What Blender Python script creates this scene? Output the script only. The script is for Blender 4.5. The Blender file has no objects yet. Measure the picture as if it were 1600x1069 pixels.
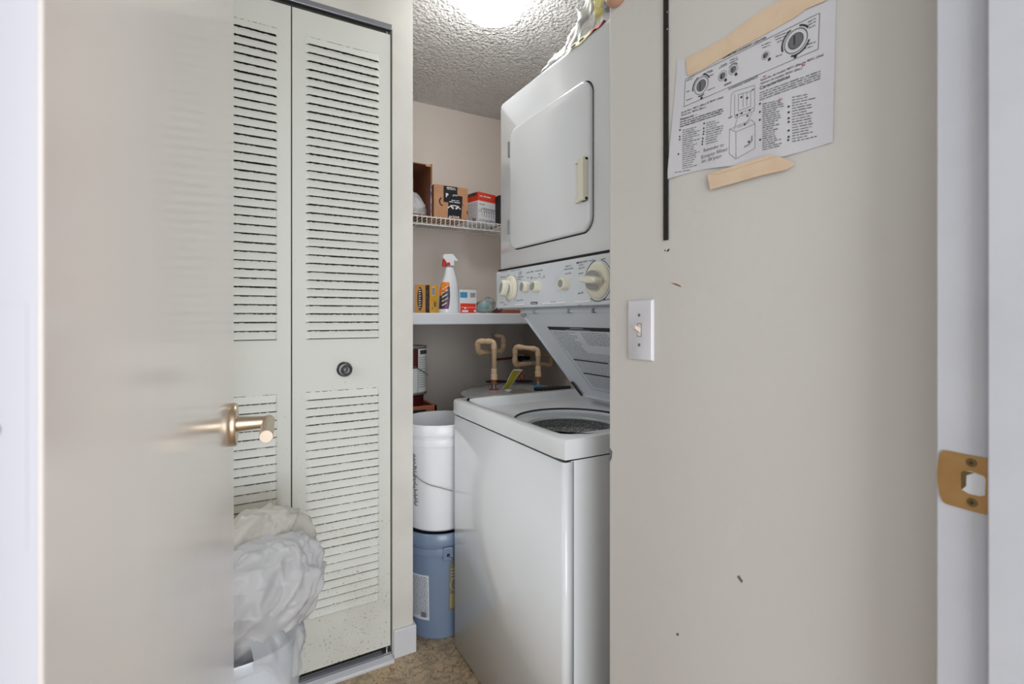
import bpy, bmesh, math, random
from mathutils import Vector, Matrix, noise
random.seed(7)
C = bpy.context.scene.collection
PI = math.pi
rad = math.radians

# ------------------------------------------------------------------ camera
CAM_H = 1.20; F = 765.0; YAW = 29.5; HOR = 497.0
cam_d = bpy.data.cameras.new('camera')
cam = bpy.data.objects.new('camera', cam_d); C.objects.link(cam)
cam.location = (0, 0, CAM_H)
cam.rotation_euler = (rad(90), 0, rad(-YAW))
cam_d.sensor_width = 36; cam_d.lens = F/1600*36
cam_d.shift_y = -(534.5-HOR)/1600
cam_d.clip_start = 0.02
cam_d.dof.use_dof = True; cam_d.dof.focus_distance = 1.75; cam_d.dof.aperture_fstop = 7.0
bpy.context.scene.camera = cam

# ------------------------------------------------------------------ world, exposure, large lights
w = bpy.data.worlds.new('world'); bpy.context.scene.world = w; w.use_nodes = True
w.node_tree.nodes['Background'].inputs[0].default_value = (0.93, 0.965, 1.0, 1)
w.node_tree.nodes['Background'].inputs[1].default_value = 1.0
vs = bpy.context.scene.view_settings
vs.view_transform = 'Standard'; vs.look = 'None'; vs.gamma = 1; vs.use_curve_mapping = False
vs.exposure = 0.38
def area(name, loc, target, sx, sy, power, col):
    l = bpy.data.lights.new(name, 'AREA'); l.shape = 'RECTANGLE'; l.size = sx; l.size_y = sy
    l.energy = power; l.color = col
    o = bpy.data.objects.new(name, l); C.objects.link(o); o.location = loc
    o.rotation_euler = (Vector(target)-Vector(loc)).to_track_quat('-Z', 'Y').to_euler()
    return o
area('hall_fill_light', (-0.10, -1.9, 1.25), (0.5, 1.5, 1.0), 1.7, 2.2, 44, (0.96, 0.972, 1.0))  # added area light standing in for unseen daylight behind the camera
area('room_side_fill_light', (-1.25, 1.0, 1.6), (0.6, 1.3, 1.1), 1.0, 1.3, 8, (0.96, 0.972, 1.0))  # added fill from the left to brighten the washer front, no window there
LAMP_STRENGTH = 22.0

# ------------------------------------------------------------------ pixel helpers (points on real planes)
def ray(px, py):
    a = math.atan((px-800)/F); th = rad(YAW)+a
    z = 1.0; r = z/math.cos(a)
    return Vector((r*math.sin(th), r*math.cos(th), (HOR-py)/F))
O = Vector((0, 0, CAM_H))
def atX(px, py, X): d = ray(px, py); return O+d*(X/d.x)
def atY(px, py, Y): d = ray(px, py); return O+d*(Y/d.y)
def atZ(px, py, Z): d = ray(px, py); return O+d*((Z-CAM_H)/d.z)
def xa(px, Y): return atY(px, 500, Y).x
def zat(px, py, Y): return atY(px, py, Y).z

# ------------------------------------------------------------------ materials
def lin(c):
    return tuple(((v/255)/12.92 if v/255 <= .04045 else ((v/255+.055)/1.055)**2.4) for v in c)+(1,)
MATS = {}
def mat(name, col, rough=.5, metal=0, spec=.5, bump=0, bscale=200, bdist=.001, var=0, vscale=5, var_col=None,
        alpha=1, trans=0, coat=0, emis=0, sub=0, detail=4):
    m = bpy.data.materials.new(name); m.use_nodes = True
    nt = m.node_tree; b = nt.nodes['Principled BSDF']
    b.inputs['Base Color'].default_value = lin(col); b.inputs['Roughness'].default_value = rough
    b.inputs['Metallic'].default_value = metal; b.inputs['Specular IOR Level'].default_value = spec
    b.inputs['Alpha'].default_value = alpha; b.inputs['Transmission Weight'].default_value = trans
    b.inputs['Coat Weight'].default_value = coat
    if emis:
        b.inputs['Emission Color'].default_value = lin(col); b.inputs['Emission Strength'].default_value = emis
    tc = nt.nodes.new('ShaderNodeTexCoord')
    n2 = nt.nodes.new('ShaderNodeTexNoise'); n2.inputs['Scale'].default_value = vscale; n2.inputs['Detail'].default_value = 5
    nt.links.new(tc.outputs['Object'], n2.inputs['Vector'])
    mx = nt.nodes.new('ShaderNodeMix'); mx.data_type = 'RGBA'
    vc = var_col or tuple(max(0, v*(.93-var*.3)) for v in col)
    mx.inputs[6].default_value = lin(col); mx.inputs[7].default_value = lin(vc)
    mr = nt.nodes.new('ShaderNodeMapRange'); mr.inputs[1].default_value = .4; mr.inputs[2].default_value = .75
    mr.inputs[4].default_value = max(var, .12)
    nt.links.new(n2.outputs['Fac'], mr.inputs[0]); nt.links.new(mr.outputs[0], mx.inputs[0])
    nt.links.new(mx.outputs[2], b.inputs['Base Color'])
    if bump:
        n = nt.nodes.new('ShaderNodeTexNoise'); n.inputs['Scale'].default_value = bscale; n.inputs['Detail'].default_value = detail
        nt.links.new(tc.outputs['Object'], n.inputs['Vector'])
        bp = nt.nodes.new('ShaderNodeBump'); bp.inputs['Strength'].default_value = bump; bp.inputs['Distance'].default_value = bdist
        nt.links.new(n.outputs['Fac'], bp.inputs['Height']); nt.links.new(bp.outputs[0], b.inputs['Normal'])
    MATS[name] = m
    return m
M = MATS
mat('wall_paint', (213, 211, 207), .6, bump=.25, bscale=90, bdist=.002, var=.5, vscale=3, var_col=(208, 205, 200), spec=.3)
mat('end_wall_paint', (218, 216, 209), .6, bump=.25, bscale=90, bdist=.002, var=.4, vscale=4, spec=.3)
mat('alcove_paint', (222, 214, 206), .7, bump=.25, bscale=80, bdist=.002, var=.5, vscale=2.5, var_col=(216, 204, 194), spec=.2)
mat('trim_paint', (214, 216, 221), .35, var=.2, vscale=8)
mat('dark_gap', (20, 20, 21), .7)
mat('appliance_white', (225, 229, 232), .16, coat=.3, var=.12, vscale=2, bump=.06, bscale=25, bdist=.001)
mat('appliance_side', (230, 233, 236), .3)
mat('panel_grey', (212, 218, 224), .35)
mat('knob_cream', (226, 223, 205), .35)
mat('knob_grey', (150, 152, 150), .5)
mat('print_black', (45, 45, 50), .6)
mat('print_soft', (110, 112, 116), .6)
mat('print_white', (235, 235, 235), .6)
mat('print_red', (175, 50, 45), .6)
mat('paper', (214, 215, 220), .7, bump=.2, bscale=12, bdist=.004, spec=.2)
mat('handwriting', (110, 108, 112), .7)
mat('masking_tape', (226, 203, 176), .55, bump=.5, bscale=120, bdist=.001, var=.6, vscale=30, var_col=(214, 186, 154))
mat('bracket_black', (20, 20, 22), .45, bump=.3, bscale=300, var=.4, vscale=60)
mat('brass', (182, 146, 98), .42, metal=.75, var=.6, vscale=40, var_col=(160, 118, 66), bump=.2, bscale=200)
mat('brass_dark', (120, 105, 70), .4, metal=.8)
mat('satin_bronze', (206, 188, 164), .30, metal=1, bump=.1, bscale=400)
mat('satin_end', (205, 192, 176), .5, metal=.7)
mat('chrome', (200, 200, 200), .2, metal=1)
mat('zinc', (165, 168, 170), .35, metal=.9, var=.3, vscale=30)
mat('wire_white', (235, 235, 232), .4)
mat('shelf_white', (226, 230, 236), .45, bump=.3, bscale=30, bdist=.002)
mat('cardboard', (186, 138, 102), .75, bump=.2, bscale=200, var=.4, vscale=20)
mat('cardboard_dark', (132, 84, 56), .8, var=.5, vscale=14, var_col=(110, 66, 44))
mat('tape_black', (28, 30, 36), .3)
mat('tape_blue', (70, 70, 150), .5, var=.9, vscale=50, var_col=(220, 215, 225))
mat('box_red', (222, 62, 38), .45)
mat('box_white', (226, 226, 232), .5)
mat('box_orange', (214, 160, 90), .5, var=.5, vscale=20, var_col=(205, 140, 60))
mat('box_yellow', (228, 172, 50), .45, var=.6, vscale=25, var_col=(236, 190, 80))
mat('bar_teal', (75, 120, 130), .5)
mat('bar_blue', (70, 150, 190), .5)
mat('bottle_white', (232, 236, 240), .3, coat=.3)
mat('trigger_red', (205, 52, 32), .4)
mat('label_orange', (238, 120, 40), .4, var=.6, vscale=40, var_col=(240, 190, 70))
mat('label_black', (46, 42, 44), .4, var=.6, vscale=90, var_col=(120, 110, 105))
mat('label_purple', (92, 40, 90), .4)
mat('teal_plastic', (120, 205, 210), .3, var=.6, vscale=40, var_col=(200, 225, 228))
mat('brick_card', (160, 92, 78), .7, var=.5, vscale=60)
mat('tank_grey', (164, 168, 170), .35, metal=.1, var=.5, vscale=7, var_col=(180, 177, 168))
mat('cpvc', (230, 200, 164), .4, var=.4, vscale=20, var_col=(214, 178, 140))
mat('cpvc_band', (150, 96, 60), .6)
mat('copper', (168, 98, 66), .4, metal=.7, var=.4, vscale=20)
mat('ring_red', (190, 35, 45), .4)
mat('ring_blue', (60, 145, 185), .4)
mat('rubber_black', (30, 30, 30), .6, bump=.5, bscale=150)
mat('tag_yellow', (176, 168, 40), .4)
mat('bucket_white', (232, 234, 238), .35, coat=.2)
mat('bucket_blue', (116, 134, 160), .32, coat=.3, var=.2)
mat('label_paper', (205, 212, 220), .5)
mat('label_olive', (122, 122, 110), .5)
mat('gold_print', (190, 178, 120), .4)
mat('can_label', (196, 200, 200), .4)
mat('can_darkred', (70, 22, 22), .35)
mat('crate_clay', (158, 92, 62), .7, var=.5, vscale=20, var_col=(130, 70, 46))
mat('bin_white', (222, 229, 238), .35, coat=.2)
mat('bin_inside', (150, 168, 196), .4)
mat('basket_dark', (60, 60, 62), .35, metal=.0)
mat('tub_ring', (198, 202, 204), .35)
mat('tan_fitting', (196, 150, 124), .5)
mat('package_yellow', (240, 224, 40), .35)
mat('cap_navy', (34, 34, 80), .35)
mat('track_grey', (150, 152, 158), .35, metal=.6)
mat('brush_scuff', (150, 96, 78), .8)
mat('switch_white', (218, 219, 226), .35)
mat('toggle_ivory', (220, 205, 190), .35)
mat('lamp_glass', (250, 250, 248), .3, emis=LAMP_STRENGTH)
mat('lamp_base', (225, 225, 225), .4)
mat('hall_paint', (205, 203, 198), .7)

def dome_mat(): pass

# open door: glossy paint
mat('door_gloss', (236, 228, 224), .18, coat=.45, spec=.6, bump=.05, bscale=14, bdist=.002)
MATS['door_gloss'].node_tree.nodes['Principled BSDF'].inputs['Coat Roughness'].default_value = .15
mat('door_edge_dimmed', (196, 197, 205), .5)  # colour lowered to offset the strong light on the slab edge
mat('jamb_paint', (196, 199, 207), .4, var=.3, vscale=9)

def louver_metal():
    """cream painted steel with dark grime speckles gathering towards the bottom of the door"""
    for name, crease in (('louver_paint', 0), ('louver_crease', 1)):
        m = bpy.data.materials.new(name); m.use_nodes = True; nt = m.node_tree
        b = nt.nodes['Principled BSDF']; b.inputs['Roughness'].default_value = .45
        tc = nt.nodes.new('ShaderNodeTexCoord'); L = nt.links.new
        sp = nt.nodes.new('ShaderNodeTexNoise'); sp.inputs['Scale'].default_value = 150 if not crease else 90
        sp.inputs['Detail'].default_value = 6; sp.inputs['Roughness'].default_value = .65
        L(tc.outputs['Object'], sp.inputs['Vector'])
        sx = nt.nodes.new('ShaderNodeSeparateXYZ'); L(tc.outputs['Object'], sx.inputs[0])
        low = nt.nodes.new('ShaderNodeMapRange'); low.inputs[1].default_value = 1.15; low.inputs[2].default_value = .1
        low.inputs[3].default_value = 0; low.inputs[4].default_value = .085
        L(sx.outputs['Z'], low.inputs[0])
        big = nt.nodes.new('ShaderNodeTexNoise'); big.inputs['Scale'].default_value = 7; L(tc.outputs['Object'], big.inputs['Vector'])
        bm_ = nt.nodes.new('ShaderNodeMath'); bm_.operation = 'MULTIPLY_ADD'; L(big.outputs['Fac'], bm_.inputs[0]); bm_.inputs[1].default_value = .16; bm_.inputs[2].default_value = -.08
        a1 = nt.nodes.new('ShaderNodeMath'); a1.operation = 'ADD'; L(sp.outputs['Fac'], a1.inputs[0]); L(low.outputs[0], a1.inputs[1])
        a2 = nt.nodes.new('ShaderNodeMath'); a2.operation = 'ADD'; L(a1.outputs[0], a2.inputs[0]); L(bm_.outputs[0], a2.inputs[1])
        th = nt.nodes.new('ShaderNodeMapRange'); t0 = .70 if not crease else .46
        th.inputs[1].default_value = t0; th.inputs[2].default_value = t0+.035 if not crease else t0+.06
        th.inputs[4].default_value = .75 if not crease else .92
        L(a2.outputs[0], th.inputs[0])
        st = nt.nodes.new('ShaderNodeMapRange'); st.inputs[1].default_value = .45; st.inputs[2].default_value = .75; st.inputs[4].default_value = .5
        L(big.outputs['Fac'], st.inputs[0])
        mul = nt.nodes.new('ShaderNodeMath'); mul.operation = 'MULTIPLY'; L(st.outputs[0], mul.inputs[0]); 
        lo2 = nt.nodes.new('ShaderNodeMapRange'); lo2.inputs[1].default_value = .9; lo2.inputs[2].default_value = .1; L(sx.outputs['Z'], lo2.inputs[0])
        L(lo2.outputs[0], mul.inputs[1])
        c1 = nt.nodes.new('ShaderNodeMix'); c1.data_type = 'RGBA'; c1.inputs[6].default_value = lin((216, 218, 211)); c1.inputs[7].default_value = lin((196, 190, 174))
        L(mul.outputs[0], c1.inputs[0])
        # brown patch low on the left panel, with its own ragged outline
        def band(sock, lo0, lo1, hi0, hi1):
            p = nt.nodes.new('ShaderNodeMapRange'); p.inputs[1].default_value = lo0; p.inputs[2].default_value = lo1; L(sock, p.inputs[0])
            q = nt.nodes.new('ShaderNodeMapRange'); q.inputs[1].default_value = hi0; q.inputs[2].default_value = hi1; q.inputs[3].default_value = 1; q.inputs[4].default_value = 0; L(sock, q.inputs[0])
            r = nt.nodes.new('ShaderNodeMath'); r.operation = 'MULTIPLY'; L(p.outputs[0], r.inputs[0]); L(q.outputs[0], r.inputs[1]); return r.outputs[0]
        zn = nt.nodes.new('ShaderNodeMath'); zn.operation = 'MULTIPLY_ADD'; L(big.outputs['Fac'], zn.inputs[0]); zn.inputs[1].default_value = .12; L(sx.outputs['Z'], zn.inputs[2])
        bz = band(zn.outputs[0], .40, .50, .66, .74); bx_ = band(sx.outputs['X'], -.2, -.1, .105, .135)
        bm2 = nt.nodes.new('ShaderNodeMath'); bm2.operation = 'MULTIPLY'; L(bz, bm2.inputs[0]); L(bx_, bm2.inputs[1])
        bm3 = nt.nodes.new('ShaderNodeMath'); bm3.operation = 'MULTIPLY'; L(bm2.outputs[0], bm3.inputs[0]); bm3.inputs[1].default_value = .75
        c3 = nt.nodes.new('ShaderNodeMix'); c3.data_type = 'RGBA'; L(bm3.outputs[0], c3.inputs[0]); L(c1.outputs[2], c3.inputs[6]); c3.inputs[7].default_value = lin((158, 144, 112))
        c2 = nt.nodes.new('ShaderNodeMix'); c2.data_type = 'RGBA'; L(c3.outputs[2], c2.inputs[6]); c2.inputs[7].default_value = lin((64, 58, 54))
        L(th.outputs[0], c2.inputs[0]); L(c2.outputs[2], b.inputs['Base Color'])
        MATS[name] = m
louver_metal()

def popcorn():
    m = bpy.data.materials.new('popcorn_ceiling'); m.use_nodes = True; nt = m.node_tree; L = nt.links.new
    b = nt.nodes['Principled BSDF']; b.inputs['Roughness'].default_value = .9; b.inputs['Base Color'].default_value = lin((232, 231, 230))
    tc = nt.nodes.new('ShaderNodeTexCoord')
    n = nt.nodes.new('ShaderNodeTexNoise'); n.inputs['Scale'].default_value = 62; n.inputs['Detail'].default_value = 3; n.inputs['Distortion'].default_value = .4
    L(tc.outputs['Object'], n.inputs['Vector'])
    v = nt.nodes.new('ShaderNodeTexVoronoi'); v.inputs['Scale'].default_value = 75; L(tc.outputs['Object'], v.inputs['Vector'])
    s = nt.nodes.new('ShaderNodeMath'); s.operation = 'SUBTRACT'; L(n.outputs['Fac'], s.inputs[0])
    s2 = nt.nodes.new('ShaderNodeMath'); s2.operation = 'MULTIPLY'; L(v.outputs['Distance'], s2.inputs[0]); s2.inputs[1].default_value = .5
    L(s2.outputs[0], s.inputs[1])
    bp = nt.nodes.new('ShaderNodeBump'); bp.inputs['Strength'].default_value = 1.0; bp.inputs['Distance'].default_value = .022
    L(s.outputs[0], bp.inputs['Height']); L(bp.outputs[0], b.inputs['Normal'])
    MATS['popcorn'] = m
popcorn()

def vinyl():
    m = bpy.data.materials.new('marbled_vinyl'); m.use_nodes = True; nt = m.node_tree; L = nt.links.new
    b = nt.nodes['Principled BSDF']; b.inputs['Roughness'].default_value = .45
    tc = nt.nodes.new('ShaderNodeTexCoord')
    n = nt.nodes.new('ShaderNodeTexNoise'); n.inputs['Scale'].default_value = 16; n.inputs['Detail'].default_value = 9; n.inputs['Roughness'].default_value = .7; n.inputs['Distortion'].default_value = .8
    L(tc.outputs['Object'], n.inputs['Vector'])
    r = nt.nodes.new('ShaderNodeValToRGB'); e = r.color_ramp.elements
    e[0].position = .25; e[0].color = lin((104, 86, 66)); e[1].position = .8; e[1].color = lin((226, 212, 188))
    x = e.new(.42); x.color = lin((160, 142, 116)); x = e.new(.55); x.color = lin((184, 164, 134)); x = e.new(.66); x.color = lin((196, 158, 118))
    L(n.outputs['Fac'], r.inputs[0])
    v = nt.nodes.new('ShaderNodeTexVoronoi'); v.feature = 'DISTANCE_TO_EDGE'; v.inputs['Scale'].default_value = 26
    nn = nt.nodes.new('ShaderNodeTexNoise'); nn.inputs['Scale'].default_value = 14; nn.inputs['Detail'].default_value = 4; L(tc.outputs['Object'], nn.inputs['Vector'])
    mx0 = nt.nodes.new('ShaderNodeMix'); mx0.data_type = 'RGBA'; mx0.inputs[0].default_value = .16
    L(tc.outputs['Object'], mx0.inputs[6]); L(nn.outputs['Color'], mx0.inputs[7]); L(mx0.outputs[2], v.inputs['Vector'])
    mr = nt.nodes.new('ShaderNodeMapRange'); mr.inputs[1].default_value = 0; mr.inputs[2].default_value = .05; mr.inputs[3].default_value = 1.6; mr.inputs[4].default_value = 0
    L(v.outputs['Distance'], mr.inputs[0])
    mm = nt.nodes.new('ShaderNodeMath'); mm.operation = 'MULTIPLY'; L(mr.outputs[0], mm.inputs[0]); L(n.outputs['Fac'], mm.inputs[1])
    mx = nt.nodes.new('ShaderNodeMix'); mx.data_type = 'RGBA'; L(mm.outputs[0], mx.inputs[0]); L(r.outputs[0], mx.inputs[6]); mx.inputs[7].default_value = lin((84, 60, 44))
    L(mx.outputs[2], b.inputs['Base Color'])
    MATS['vinyl'] = m
vinyl()

def film(name, col, density, rough=.15, tint_trans=.0):
    """thin plastic film: clear share + diffuse/translucent share + gloss"""
    m = bpy.data.materials.new(name); m.use_nodes = True; nt = m.node_tree; L = nt.links.new
    nt.nodes.clear(); out = nt.nodes.new('ShaderNodeOutputMaterial')
    tr = nt.nodes.new('ShaderNodeBsdfTransparent'); df = nt.nodes.new('ShaderNodeBsdfDiffuse'); tl = nt.nodes.new('ShaderNodeBsdfTranslucent')
    gl = nt.nodes.new('ShaderNodeBsdfGlossy'); gl.inputs['Roughness'].default_value = rough
    for n_ in (df, tl): n_.inputs['Color'].default_value = lin(col)
    m1 = nt.nodes.new('ShaderNodeMixShader'); m1.inputs[0].default_value = .4; L(df.outputs[0], m1.inputs[1]); L(tl.outputs[0], m1.inputs[2])
    m2 = nt.nodes.new('ShaderNodeMixShader'); m2.inputs[0].default_value = density; L(tr.outputs[0], m2.inputs[1]); L(m1.outputs[0], m2.inputs[2])
    fr = nt.nodes.new('ShaderNodeFresnel'); fr.inputs[0].default_value = 1.4
    m3 = nt.nodes.new('ShaderNodeMixShader'); L(fr.outputs[0], m3.inputs[0]); L(m2.outputs[0], m3.inputs[1]); L(gl.outputs[0], m3.inputs[2])
    L(m3.outputs[0], out.inputs[0])
    MATS[name] = m
film('bag_clear', (214, 217, 220), .30, .5)
film('bag_teal', (214, 222, 222), .35, .15)
film('bag_white', (236, 237, 240), .93, .3)
film('bag_cream', (236, 232, 224), .93, .3)
film('bag_thin', (232, 236, 242), .62, .25)

def speckle():
    m = bpy.data.materials.new('basket_speckle'); m.use_nodes = True; nt = m.node_tree; L = nt.links.new
    b = nt.nodes['Principled BSDF']; b.inputs['Roughness'].default_value = .4
    tc = nt.nodes.new('ShaderNodeTexCoord'); v = nt.nodes.new('ShaderNodeTexVoronoi'); v.inputs['Scale'].default_value = 130
    L(tc.outputs['Object'], v.inputs['Vector'])
    r = nt.nodes.new('ShaderNodeValToRGB'); r.color_ramp.elements[0].position = .25; r.color_ramp.elements[0].color = lin((240, 241, 240))
    r.color_ramp.elements[1].position = .5; r.color_ramp.elements[1].color = lin((170, 171, 170)); L(v.outputs['Distance'], r.inputs[0]); L(r.outputs[0], b.inputs['Base Color'])
    MATS['speckle'] = m
speckle()

# ------------------------------------------------------------------ mesh helpers
def V(*a): return Vector(a)
def link(name, me, m=None, parent=None):
    o = bpy.data.objects.new(name, me); C.objects.link(o)
    if m: me.materials.append(MATS[m] if isinstance(m, str) else m)
    if parent:
        o.parent = parent
        o.matrix_parent_inverse = Matrix.Translation(parent.location).inverted()
    return o
def obj(name, bm, m, parent=None, smooth=False, bev=0, seg=2, mats=None, recalc=True):
    if recalc: bmesh.ops.recalc_face_normals(bm, faces=bm.faces)
    me = bpy.data.meshes.new(name); bm.to_mesh(me); bm.free()
    o = link(name, me, m, parent)
    for x in mats or []: me.materials.append(MATS[x])
    if bev:
        md = o.modifiers.new('bevel', 'BEVEL'); md.width = bev; md.segments = seg; md.limit_method = 'ANGLE'; md.angle_limit = rad(35)
    if smooth:
        for p in me.polygons: p.use_smooth = True
        if smooth != 'all':
            try: me.set_sharp_from_angle(angle=rad(42))
            except Exception: pass
    return o
def objs(name, bm, m, parent=None, **k):
    """each loose piece of bm becomes an object of its own"""
    bm.verts.ensure_lookup_table(); seen = set(); out = []
    for v0 in bm.verts:
        if v0 in seen: continue
        comp = []; stk = [v0]; seen.add(v0)
        while stk:
            v_ = stk.pop(); comp.append(v_)
            for e_ in v_.link_edges:
                o_ = e_.other_vert(v_)
                if o_ not in seen: seen.add(o_); stk.append(o_)
        nb = bmesh.new(); mp = {v_: nb.verts.new(v_.co) for v_ in comp}
        for f_ in {f_ for v_ in comp for f_ in v_.link_faces}:
            nb.faces.new([mp[v_] for v_ in f_.verts]).material_index = f_.material_index
        out.append(obj(name, nb, m, parent, **k))
    bm.free(); return out
def tag(o, label=None, cat=None, group=None, kind=None):
    if label: o['label'] = label
    if cat: o['category'] = cat
    if group: o['group'] = group
    if kind: o['kind'] = kind
    return o
def empty(name, loc, label=None, cat=None, group=None, kind=None):
    o = bpy.data.objects.new(name, None); C.objects.link(o); o.location = loc; o.empty_display_size = .05
    return tag(o, label, cat, group, kind)
def NB(): return bmesh.new()
def box(bm, x0, y0, z0, x1, y1, z1, mi=0):
    vs_ = [bm.verts.new((x, y, z)) for x in (x0, x1) for y in (y0, y1) for z in (z0, z1)]
    for f in ((0, 1, 3, 2), (4, 6, 7, 5), (0, 4, 5, 1), (2, 3, 7, 6), (0, 2, 6, 4), (1, 5, 7, 3)):
        bm.faces.new([vs_[i] for i in f]).material_index = mi
def obox(bm, o, u, v, n, su, sv, sn, mi=0):
    """box from corner o along vectors u v n"""
    P = [o+u*a*su+v*b*sv+n*c*sn for a in (0, 1) for b in (0, 1) for c in (0, 1)]
    vs_ = [bm.verts.new(p) for p in P]
    for f in ((0, 1, 3, 2), (4, 6, 7, 5), (0, 4, 5, 1), (2, 3, 7, 6), (0, 2, 6, 4), (1, 5, 7, 3)):
        bm.faces.new([vs_[i] for i in f]).material_index = mi
def quad(bm, a, b, c, d, mi=0):
    f = bm.faces.new([bm.verts.new(p) for p in (a, b, c, d)]); f.material_index = mi; return f
def rings(bm, rs, cap0=True, cap1=True, closed=True, mi=0):
    vv = [[bm.verts.new(p) for p in r] for r in rs]
    n = len(rs[0])
    for i in range(len(rs)-1):
        for j in range(n if closed else n-1):
            k = (j+1) % n
            bm.faces.new((vv[i][j], vv[i][k], vv[i+1][k], vv[i+1][j])).material_index = mi
    if cap0: bm.faces.new(list(reversed(vv[0]))).material_index = mi
    if cap1: bm.faces.new(vv[-1]).material_index = mi
    return vv
def circ(c, r, u, v, n=24): return [c+u*(r*math.cos(2*PI*i/n))+v*(r*math.sin(2*PI*i/n)) for i in range(n)]
def frame_of(d):
    d = d.normalized(); a = V(0, 0, 1) if abs(d.z) < .9 else V(1, 0, 0)
    u = d.cross(a).normalized(); return u, d.cross(u).normalized()
def cyl(bm, a, b, r0, r1=None, n=24, cap=True):
    r1 = r0 if r1 is None else r1; u, v = frame_of(b-a)
    rings(bm, [circ(a, r0, u, v, n), circ(b, r1, u, v, n)], cap, cap)
def lathe(bm, c, axis, prof, n=32, cap0=True, cap1=True):
    """prof: list of (distance along axis, radius)"""
    u, v = frame_of(axis); a = axis.normalized()
    rings(bm, [circ(c+a*h, max(r, 1e-4), u, v, n) for h, r in prof], cap0, cap1)
def tube(bm, pts, r, n=12, res=6, bend=.02):
    """tube along a polyline with rounded bends"""
    P = [Vector(p) for p in pts]; Q = [P[0]]
    for i in range(1, len(P)-1):
        a, b, c = P[i-1], P[i], P[i+1]
        d0 = (a-b); d1 = (c-b); k = min(bend, d0.length*.45, d1.length*.45)
        s = b+d0.normalized()*k; e = b+d1.normalized()*k
        for t in range(res+1):
            t /= res; Q.append(s*(1-t)**2+b*2*t*(1-t)+e*t*t)
    Q.append(P[-1])
    rs = []; u0 = None
    for i, q in enumerate(Q):
        d = (Q[min(i+1, len(Q)-1)]-Q[max(i-1, 0)]).normalized()
        if u0 is None: u0, _ = frame_of(d)
        u0 = (u0-d*u0.dot(d)).normalized(); v0 = d.cross(u0)
        rs.append(circ(q, r, u0, v0, n))
    rings(bm, rs)
def sheet(bm, outline, n, t, mi=0):
    """flat polygon with thickness t along n"""
    a = [bm.verts.new(p) for p in outline]; b = [bm.verts.new(p+n*t) for p in outline]
    bm.faces.new(a).material_index = mi; bm.faces.new(list(reversed(b))).material_index = mi
    for i in range(len(a)):
        j = (i+1) % len(a); bm.faces.new((a[i], a[j], b[j], b[i])).material_index = mi
def rrect(w, h, r, n=8):
    """centred rounded rectangle outline"""
    P = []
    for cx, cy, a0 in ((w/2-r, h/2-r, 0), (-w/2+r, h/2-r, 90), (-w/2+r, -h/2+r, 180), (w/2-r, -h/2+r, 270)):
        for i in range(n+1):
            a = rad(a0+90*i/n); P.append((cx+r*math.cos(a), cy+r*math.sin(a)))
    return P
_dg = None
def glyphs(body, bold=0):
    cu = bpy.data.curves.new('t', 'FONT'); cu.body = body; cu.size = 1; cu.offset = bold; cu.resolution_u = 2
    o = bpy.data.objects.new('t', cu); C.objects.link(o)
    bpy.context.view_layer.update()
    me = bpy.data.meshes.new_from_object(o.evaluated_get(bpy.context.evaluated_depsgraph_get()))
    bpy.data.objects.remove(o); bpy.data.curves.remove(cu)
    vs_ = [v.co.copy() for v in me.vertices]; fs = [tuple(p.vertices) for p in me.polygons]
    bpy.data.meshes.remove(me)
    return vs_, fs
def text(bm, body, a, b, n, h=None, mi=0, off=.0006, bold=.01, warp=None):
    """lettering whose baseline runs from a to b on the plane with normal n; h = letter height"""
    vs_, fs = glyphs(body, bold)
    if not vs_: return
    x0 = min(v.x for v in vs_); x1 = max(v.x for v in vs_)
    u = (b-a); L = u.length; u = u.normalized(); v_ = n.cross(u).normalized()
    s = L/(x1-x0); sh = s if h is None else h/.70
    bv = []
    for p in vs_:
        q = a+u*((p.x-x0)*s)+v_*(p.y*sh)+n*off
        bv.append(bm.verts.new(warp(q) if warp else q))
    for f in fs:
        try: bm.faces.new([bv[i] for i in f]).material_index = mi
        except ValueError: pass
def mark(bm, a, b, n, h, mi=0, off=.0006, warp=None):
    u = (b-a).normalized(); v_ = n.cross(u).normalized()
    P = [a+n*off, b+n*off, b+v_*h+n*off, a+v_*h+n*off]
    if warp: P = [warp(p) for p in P]
    quad(bm, *P, mi=mi)
def words(bm, a, b, n, h, mi=0, off=.0006, seed=0, warp=None):
    """a line of print too small to read: short word-long strokes"""
    rnd = random.Random(seed); L = (b-a).length; u = (b-a)/L; t = 0
    while t < L:
        w_ = h*rnd.uniform(1.6, 5.5)
        e = min(t+w_, L)
        if e-t > h*.8: mark(bm, a+u*t, a+u*e, n, h*rnd.uniform(.5, .72), mi, off, warp)
        t = e+h*.7
def arc(bm, c, r0, r1, a0, a1, u, v, n, off=.0006, mi=0, k=20, warp=None):
    for i in range(k):
        s = rad(a0+(a1-a0)*i/k); e = rad(a0+(a1-a0)*(i+1)/k)
        P = [c+u*(r*math.cos(t))+v*(r*math.sin(t))+n*off for r, t in ((r0, s), (r1, s), (r1, e), (r0, e))]
        if warp: P = [warp(p) for p in P]
        quad(bm, *P, mi=mi)
UX = V(0, -1, 0); VZ = V(0, 0, 1); NX = V(-1, 0, 0)          # surfaces that face -x
UY = V(1, 0, 0); NY = V(0, -1, 0)                            # surfaces that face -y

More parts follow.
